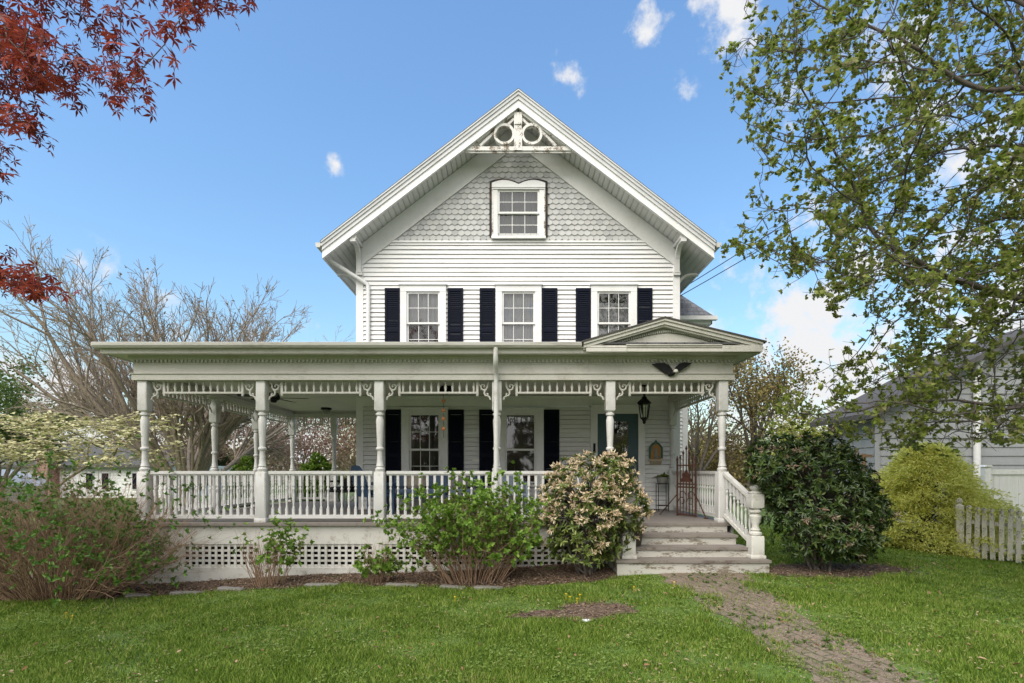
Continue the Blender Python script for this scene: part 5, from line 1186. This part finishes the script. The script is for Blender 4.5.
def bgtree(name, label, x, y, h, spread, lm, nl, ls, nst=5, bark='bark', low=.25, lean=(0, 0), lift=.03, group=None, clump=.35, minr=.012):
    t = thing(name, label, 'tree', (x, y, gz(x, y)), group); z0 = t.location.z; segs = []; tips = []
    sp_ = [(7, 7, 25, 55, .5, .07, lift), (5, 5, 25, 55, .5, .1, lift), (4, 0, 0, 0, 0, .12, .0)]
    if low > 0: segs.append((np.array([[x, y, z0-.1], [x+lean[0]*.4, y, z0+h*low]]), np.array([h*.03, h*.024])))
    for i in range(nst):
        a = i*2.4+x; tl = spread*(.25+.75*(i/max(1, nst-1))); dirn = unit(np.array([math.cos(a)*tl+lean[0]/h, math.sin(a)*tl, 1.]))
        grow((x+lean[0]*.4, y, z0+h*low*.95), dirn, h*(1-low)*rng.uniform(.8, 1.)*(1-.2*tl), h*.016, 0, sp_, segs, tips)
    for s_ in segs: np.maximum(s_[1], minr, out=s_[1])
    v, f = tubes_from(segs, 4); fast('trunk', v, f, M[bark], t, smooth=True); tt = np.array([q[0] for q in tips])
    if nl: P = tt[rng.integers(0, len(tt), nl)]+rng.normal(size=(nl, 3))*clump*[1, 1, .6]; P[:, 2] = np.maximum(P[:, 2], z0+.2); v, f = leaf_verts(P, rdir(nl), rdir(nl), ls*rng.uniform(.6, 1.4, nl), ls*.6); fast('crown', v, f, lm, t)
    return t
lm = lambda n, *c: leafmat(n, list(c), .35, .6)
bgtree('green_tree', 'fresh green tree beyond the dogwood at the edge of the yard', -24.6, 25, 6.4, .9, lm('fresh_far_leaves', (.05, .095, .02), (.09, .15, .03), (.13, .19, .05)), 9000, .17, 6, low=.15)
cherry = lm('pinkish_young_leaves', (.17, .085, .07), (.25, .14, .115), (.33, .21, .18), (.16, .11, .07))
bgtree('pink_tree', 'hazy pinkish brown budding tree behind the big bare tree', -18.5, 30, 7.0, 1.0, cherry, 6500, .15, 7, low=.12, clump=.5)
bgtree('pink_tree', 'hazy pinkish brown budding tree between the side porch posts', -13.2, 32, 5.6, 1.1, cherry, 4500, .14, 6, low=.1, clump=.5)
tanl = lm('tan_buds_far', (.22, .14, .075), (.30, .20, .11), (.25, .19, .09), (.17, .12, .06))
bgtree('budding_tree', 'tan budding tree seen through the rear of the side porch', -10.6, 36, 6.6, .8, tanl, 5000, .15, 6, low=.12, clump=.5)
bgtree('budding_tree', 'tan budding tree just past the house corner at the rear of the porch', -7.7, 34, 7.4, .6, tanl, 3600, .14, 6, low=.15, clump=.45)
yel = lm('yellow_tan_leaves', (.19, .14, .05), (.27, .21, .07), (.22, .20, .06), (.16, .11, .055))
t = bgtree('leaning_tree', 'tall leaning tree with tufts of tan foliage behind the porch end', 12.6, 28, 7.6, .35, yel, 5200, .15, 5, 'darkbark', .35, (1.0, 0), .0, clump=.32)
bgtree('bare_branched_tree', 'brown open branched tree behind the side railing by the steps', 9.6, 27, 6.2, .8, yel, 1600, .12, 6, 'darkbark', .22, clump=.3)
for x, y, h, lb in ((9.2, 31, 3.6, 'low yellow tan thicket behind the side railing'), (12.0, 30, 3.8, 'low yellow tan thicket under the leaning tree'), (14.6, 33, 3.5, 'low yellow tan thicket left of the yellow green tree')):
    if 'left' in lb: lb = 'low yellow tan thicket between the leaning tree and the yellow green tree'
    bgtree('thicket', lb, x, y, h, 1.1, yel if x < 14 else tanl, 5200, .15, 8, low=.05, clump=.5)
bgtree('yellow_green_tree', 'small bright yellow green tree behind the dark flowering shrub', 12.2, 21, 3.6, .7, lm('lime_leaves', (.19, .22, .03), (.28, .31, .045), (.36, .37, .07)), 5200, .11, 7, low=.12, clump=.28)
# far woods on the horizon; unseen rear half added to darken window reflections
n = 44000; a = np.where(rng.random(n) < .55, rng.uniform(-1.15, 1.15, n), rng.uniform(1.15, 5.13, n)); rr = rng.uniform(70, 110, n); rr = np.where(np.cos(a) < .4, rr*.45, rr); x = np.sin(a)*rr; y = np.cos(a)*rr; hm = 5.0+2.0*np.sin(a*23)+1.4*np.sin(a*57+1)+.8*np.sin(a*131); z = -.3+hm*rng.random(n)**.8
z = np.where(np.cos(a) < .4, z*1.15, z)
P = np.stack([x, y, z], 1); v, f = leaf_verts(P, rdir(n), rdir(n), rng.uniform(.5, 1.3, n), .55); tag(fast('distant_woods', v, f, lm('woods_leaves', (.13, .10, .065), (.19, .15, .09), (.15, .16, .06), (.20, .15, .12))), 'distant budding woods along the horizon', 'woods', kind='stuff')

# ================================================================== neighbours, fences, wires
nh = thing('neighbour_house', 'grey sided neighbouring house half hidden behind the shade tree', 'house', (15, 16, -.2))
gx0, gx1, gy, gy2, gr = 10.6, 19.5, 15.2, 17.4, 5.7; ez = 3.35; mx_ = (gx0+gx1)/2; tn = (gr-ez)/(mx_-gx0)
w = MB(); clap(w, (gx0, gy), (1, 0), (0, -1), gx1-gx0, -.3, gr-.02, .26, lambda z: (max(0, (z-ez)/tn), gx1-gx0-max(0, (z-ez)/tn)), (), .03); clap(w, (gx0, gy2), (0, -1), (-1, 0), gy2-gy, -.3, ez, .26, None, (), .03); clap(w, (gx1, gy), (0, 1), (1, 0), gy2-gy, -.3, ez, .26, None, (), .03)
part('wall', w, M['pale_siding'], nh); w = MB()
for s_ in (-1, 1):
    h = (gx1-gx0)/2+.4; e = mx_+s_*h; zz = gr+.12-tn*h; w.add([(mx_, gy-.4, gr+.12), (e, gy-.4, zz), (e, gy2+.4, zz), (mx_, gy2+.4, gr+.12), (mx_, gy-.4, gr-.05), (e, gy-.4, zz-.17), (e, gy2+.4, zz-.17), (mx_, gy2+.4, gr-.05)], [(0, 1, 2, 3), (7, 6, 5, 4), (0, 4, 5, 1), (1, 5, 6, 2), (2, 6, 7, 3)])
part('roof', w, M['nroof'], nh)
w = MB(); x = (977-CX)/F*15.1; w.tube([(x, 15.1, -.2), (x, 15.1, 4.6), (x+.1, 15.0, 5.0)], .09, 8); part('downspout', w, M['white'], nh, smooth=50)
w = MB(); w.box(gx0-.03, gx0+.13, gy-.05, gy-.031, -.3, ez-.1); part('corner_board', w, M['pale_siding'], nh)
vf = thing('vinyl_fence', 'tall white vinyl privacy fence behind the picket fence', 'fence', (13.5, 12.2, -.15)); x = 11.12
w = MB(); w.box(x, 17, 12.17, 12.23, 1.52, 1.64); w.box(x, 17, 12.17, 12.23, -.12, .05); part('rail', w, M['vinyl'], vf)
w = MB()
for k in range(40): w.box(x+.02+k*.147, x+.02+k*.147+.141, 12.19, 12.21, .05, 1.52)
part('panel', w, M['vinyl'], vf)
for k in range(3):
    w = MB(); w.box(x-.07+k*2.4, x+.07+k*2.4, 12.13, 12.27, -.3, 1.70, .01); w.prism([(x-.09+k*2.4, 1.70), (x+.09+k*2.4, 1.70), (x+.06+k*2.4, 1.74), (x-.06+k*2.4, 1.74)], 'y', 12.11, 12.29); part('post', w, M['vinyl'], vf)
pfx = [(8.56, 9.95), (9.40, 9.48), (12.6, 7.7)]; pk_ = thing('picket_fence', 'weathered white picket fence with lichen starting at the golden shrub', 'fence', (9.4, 9.48, gz(9.4, 9.48)))
a, b = np.array(pfx[0]), np.array(pfx[2]); L_ = np.linalg.norm(b-a); u = (b-a)/L_; nn = np.array([u[1], -u[0]])
hp = MB(); wdt = .075; ppoly = [(-wdt/2, 0), (wdt/2, 0), (wdt/2, .84), (.022, .875), (.045, .91), (.035, .945), (0, .965), (-.035, .945), (-.045, .91), (-.022, .875), (-wdt/2, .84)]; hp.prism(ppoly, 'y', -.01, .01); pmesh = mesh_of('picket', hp, M['picket'])
ang = math.atan2(u[1], u[0])
for z_ in (.22, .70):
    w = MB(); pa = [a+u*L_*t for t in np.linspace(0, 1, 9)]
    for q, q2 in zip(pa[:-1], pa[1:]): w.beam((q[0], q[1], gz(*q)+z_), (q2[0], q2[1], gz(*q2)+z_), .04, .07)
    part('rail', w, M['picket'], pk_)
k = 0
while .12+k*.118 < L_:
    q = a+u*(.12+k*.118)-nn*(-.035); o = inst('picket', pmesh, pk_, (q[0], q[1], gz(q[0], q[1])+.04+random.uniform(-.015, .015)), ang+random.uniform(-.04, .04)); o.rotation_euler.y = random.uniform(-.03, .03); k += 1
for t in (0, .52, 1):
    q = a+u*L_*t; w = MB(); w.box(-.06, .06, -.06, .06, -.1, 1.0, .01); w.lathe([(.055, 1.0), (.03, 1.02), (.055, 1.06), (.05, 1.10), (.015, 1.13)], n=10); o = part('post', w, M['picket'], pk_, (q[0], q[1], gz(*q))); o.rotation_euler.z = ang
wp = thing('wooden_post', 'thin bare wooden post standing between the dark shrub and the golden shrub', 'post', (8.12, 12., gz(8.12, 12))); w = MB(); w.tube([(8.12, 12, -.1), (8.12, 12, 2.0)], [.05, .045], 8); part('pole', w, M['wood'], wp)
m = MB(); m.box(8.03, 8.3, 11.97, 12.05, 1.92, 1.98); part('crosspiece', m, M['wood'], wp)
lh = thing('white_house', 'white neighbouring house with red brick chimney seen under the dogwood', 'house', (-27, 36, -.3))
w = MB(); clap(w, (-38, 36), (1, 0), (0, -1), 14.5, -.3, 2.0, .2); clap(w, (-23.5, 36), (0, 1), (1, 0), 8, -.3, 2.0, .2); part('wall', w, M['nwhite'], lh)
w = MB(); w.add([(-38.5, 35.5, 2.0), (-23.1, 35.5, 2.0), (-23.1, 40, 3.6), (-38.5, 40, 3.6), (-38.5, 44.5, 2.0), (-23.1, 44.5, 2.0)], [(0, 1, 2, 3), (3, 2, 5, 4)]); w.box(-38.5, -23.1, 35.48, 35.52, 1.85, 2.0); part('roof', w, M['nroof'], lh)
w = MB(); w.box(-32.2, -31.3, 35.2, 36.0, -.3, 2.7); w.box(-32.25, -31.25, 35.15, 36.05, 2.7, 2.8); part('chimney', w, M['brick'], lh)
for x in (-29.2, -28.1, -26.0):
    w = MB(); w.box(x-.28, x+.28, 35.93, 35.97, .3, 1.5); f_ = part('window', w, M['nwhite'], lh); w = MB(); w.box(x-.22, x+.22, 35.90, 35.925, .36, 1.44); part('pane', w, M['shutter'], f_)
gg = thing('grey_shed', 'low pale grey roofed shed in front of the white house', 'shed', (-31.5, 30, -.3)); w = MB(); w.box(-35, -28.6, 29, 32, -.3, .75); part('wall', w, M['nwhite'], gg); w = MB(); w.prism([(-35.3, .72), (-28.3, .72), (-29.2, 1.25), (-31, 1.7), (-35.3, 1.7)], 'y', 28.8, 32.2); part('roof', w, paint('pale_metal_roof', (.30, .33, .35), None, .3, .6), gg)
for (dx, dz) in ((0, 0), (.5, -.55)):
    p0 = np.array([3.86, 13.2, 5.95+dz*.25]); p1 = np.array([24, 19, 20.5+dz*2]); w = MB(); pts = []
    for k in range(17): t = k/16; q = p0+(p1-p0)*t; pts.append((q[0], q[1], q[2]-1.3*t*(1-t)))
    w.tube(pts, .011, 5); o = part('utility_wire', w, M['black'], None, (0, 0, 0)); tag(o, 'upper thin black wire running from the house eave toward the shade tree' if dz == 0 else 'lower thin black wire running from the house wall toward the shade tree', 'wire')

# ================================================================== sky, sun, camera
SUN_EL, SUN_AZ = math.radians(50), math.radians(212)      # azimuth clockwise from +Y: behind the camera
wd_ = bpy.data.worlds.new('World'); S.world = wd_; wd_.use_nodes = True; nt = wd_.node_tree; nt.nodes.clear(); L = nt.links.new
out = nt.nodes.new('ShaderNodeOutputWorld'); bg = N(nt, 'ShaderNodeBackground', Strength=.125); sky = N(nt, 'ShaderNodeTexSky', sky_type='NISHITA'); sky.sun_disc = False; sky.sun_elevation = SUN_EL; sky.sun_rotation = SUN_AZ; sky.air_density = 1.9; sky.dust_density = 1.0; sky.ozone_density = 10.
tc = N(nt, 'ShaderNodeTexCoord'); no = N(nt, 'ShaderNodeTexNoise', Scale=9., Detail=8., Roughness=.62); L(tc.outputs['Generated'], no.inputs[0])
no2 = N(nt, 'ShaderNodeTexNoise', Scale=26., Detail=5., Roughness=.6); L(tc.outputs['Generated'], no2.inputs[0])
nm_ = N(nt, 'ShaderNodeMath', operation='MULTIPLY_ADD'); L(no2.outputs[0], nm_.inputs[0]); nm_.inputs[1].default_value = .55; L(no.outputs[0], nm_.inputs[2])
nk = N(nt, 'ShaderNodeMath', operation='MULTIPLY_ADD'); L(nm_.outputs[0], nk.inputs[0]); nk.inputs[1].default_value = 2.6; nk.inputs[2].default_value = -2.6*.775
clouds = [(648, 28, .035, 1.0), (567, 74, .032, .9), (688, 82, .025, .75), (727, 8, .055, 1.1), (338, 166, .020, .85), (800, 370, .20, 1.15), (930, 260, .20, .75), (1010, 330, .22, .9), (70, 292, .06, .62), (60, 430, .22, .8), (290, 450, .2, .85), (900, 60, .16, .6), (980, 150, .2, .7), (180, 2, .03, .7)]
prev = None
for px, py, rad, wgt in clouds:
    dv = Vector(((px-CX)/F, 1, (HY-py)/F)).normalized(); ds = N(nt, 'ShaderNodeVectorMath', operation='DISTANCE'); L(tc.outputs['Generated'], ds.inputs[0]); ds.inputs[1].default_value = dv
    mr = N(nt, 'ShaderNodeMapRange'); mr.inputs['From Min'].default_value = 0; mr.inputs['From Max'].default_value = rad*1.5; mr.inputs['To Min'].default_value = wgt; mr.inputs['To Max'].default_value = 0; L(ds.outputs['Value'], mr.inputs['Value'])
    if prev is None: prev = mr.outputs[0]
    else: mm = N(nt, 'ShaderNodeMath', operation='MAXIMUM'); L(prev, mm.inputs[0]); L(mr.outputs[0], mm.inputs[1]); prev = mm.outputs[0]
# broad unseen bank of bright cloud, added behind the camera as soft neutral fill
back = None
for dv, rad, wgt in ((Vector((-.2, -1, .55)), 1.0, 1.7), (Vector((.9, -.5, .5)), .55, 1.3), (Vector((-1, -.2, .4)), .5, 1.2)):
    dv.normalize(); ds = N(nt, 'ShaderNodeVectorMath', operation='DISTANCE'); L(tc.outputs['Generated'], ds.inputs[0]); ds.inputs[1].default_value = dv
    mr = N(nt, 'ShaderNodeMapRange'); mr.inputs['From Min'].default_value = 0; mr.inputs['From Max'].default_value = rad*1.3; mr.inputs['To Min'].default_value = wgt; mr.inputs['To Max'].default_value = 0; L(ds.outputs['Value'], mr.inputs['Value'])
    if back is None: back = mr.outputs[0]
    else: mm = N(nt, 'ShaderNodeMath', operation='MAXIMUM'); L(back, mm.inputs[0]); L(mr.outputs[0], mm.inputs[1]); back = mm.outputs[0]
pm_ = N(nt, 'ShaderNodeMath', operation='ADD'); L(prev, pm_.inputs[0]); L(nk.outputs[0], pm_.inputs[1])
cr_ = N(nt, 'ShaderNodeMapRange', interpolation_type='SMOOTHSTEP'); cr_.inputs['From Min'].default_value = .38; cr_.inputs['From Max'].default_value = 1.0; L(pm_.outputs[0], cr_.inputs['Value'])
mx = N(nt, 'ShaderNodeMix', data_type='RGBA'); gt_ = N(nt, 'ShaderNodeMapRange', interpolation_type='SMOOTHSTEP'); gt_.inputs['From Min'].default_value = .02; gt_.inputs['From Max'].default_value = .30; L(prev, gt_.inputs['Value'])
gm = N(nt, 'ShaderNodeMath', operation='MULTIPLY'); L(cr_.outputs[0], gm.inputs[0]); L(gt_.outputs[0], gm.inputs[1])
L(gm.outputs[0], mx.inputs[0]); L(sky.outputs[0], mx.inputs[6]); mx.inputs[7].default_value = (4.0, 4.02, 4.1, 1)
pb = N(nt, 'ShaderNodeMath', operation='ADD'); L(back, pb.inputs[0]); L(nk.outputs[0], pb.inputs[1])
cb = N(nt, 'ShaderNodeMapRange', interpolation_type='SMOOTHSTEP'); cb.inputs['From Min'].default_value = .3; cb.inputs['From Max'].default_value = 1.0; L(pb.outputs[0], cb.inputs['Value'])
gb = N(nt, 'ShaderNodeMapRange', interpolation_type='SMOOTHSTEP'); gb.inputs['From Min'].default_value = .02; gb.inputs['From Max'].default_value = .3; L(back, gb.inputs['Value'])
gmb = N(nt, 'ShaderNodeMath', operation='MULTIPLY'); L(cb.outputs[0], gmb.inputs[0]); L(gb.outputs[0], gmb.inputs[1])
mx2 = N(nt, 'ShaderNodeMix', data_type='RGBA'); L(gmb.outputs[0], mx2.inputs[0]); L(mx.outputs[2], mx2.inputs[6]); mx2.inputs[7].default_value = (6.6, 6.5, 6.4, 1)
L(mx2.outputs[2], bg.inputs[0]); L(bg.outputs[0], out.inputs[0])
sl = bpy.data.lights.new('sun', 'SUN'); sl.energy = 2.6; sl.angle = math.radians(60); sl.color = (1, .935, .85); so_ = bpy.data.objects.new('sun', sl); COL.objects.link(so_)
dv = Vector((math.sin(SUN_AZ)*math.cos(SUN_EL), math.cos(SUN_AZ)*math.cos(SUN_EL), math.sin(SUN_EL))); so_.rotation_euler = (-dv).to_track_quat('-Z', 'Y').to_euler()
cam = bpy.data.cameras.new('camera'); co = bpy.data.objects.new('camera', cam); COL.objects.link(co); co.location = (0, 0, EYE); co.rotation_euler = (math.pi/2, 0, 0)
cam.sensor_width = 36; cam.lens = F/1024*36; cam.shift_x = 0; cam.shift_y = (HY-341.5)/1024; cam.clip_end = 2000; cam.clip_start = .05; S.camera = co
S.view_settings.view_transform = 'Standard'; S.view_settings.look = 'None'; S.view_settings.gamma = 1; S.view_settings.exposure = 0.84
S.render.resolution_x = 1024; S.render.resolution_y = 683
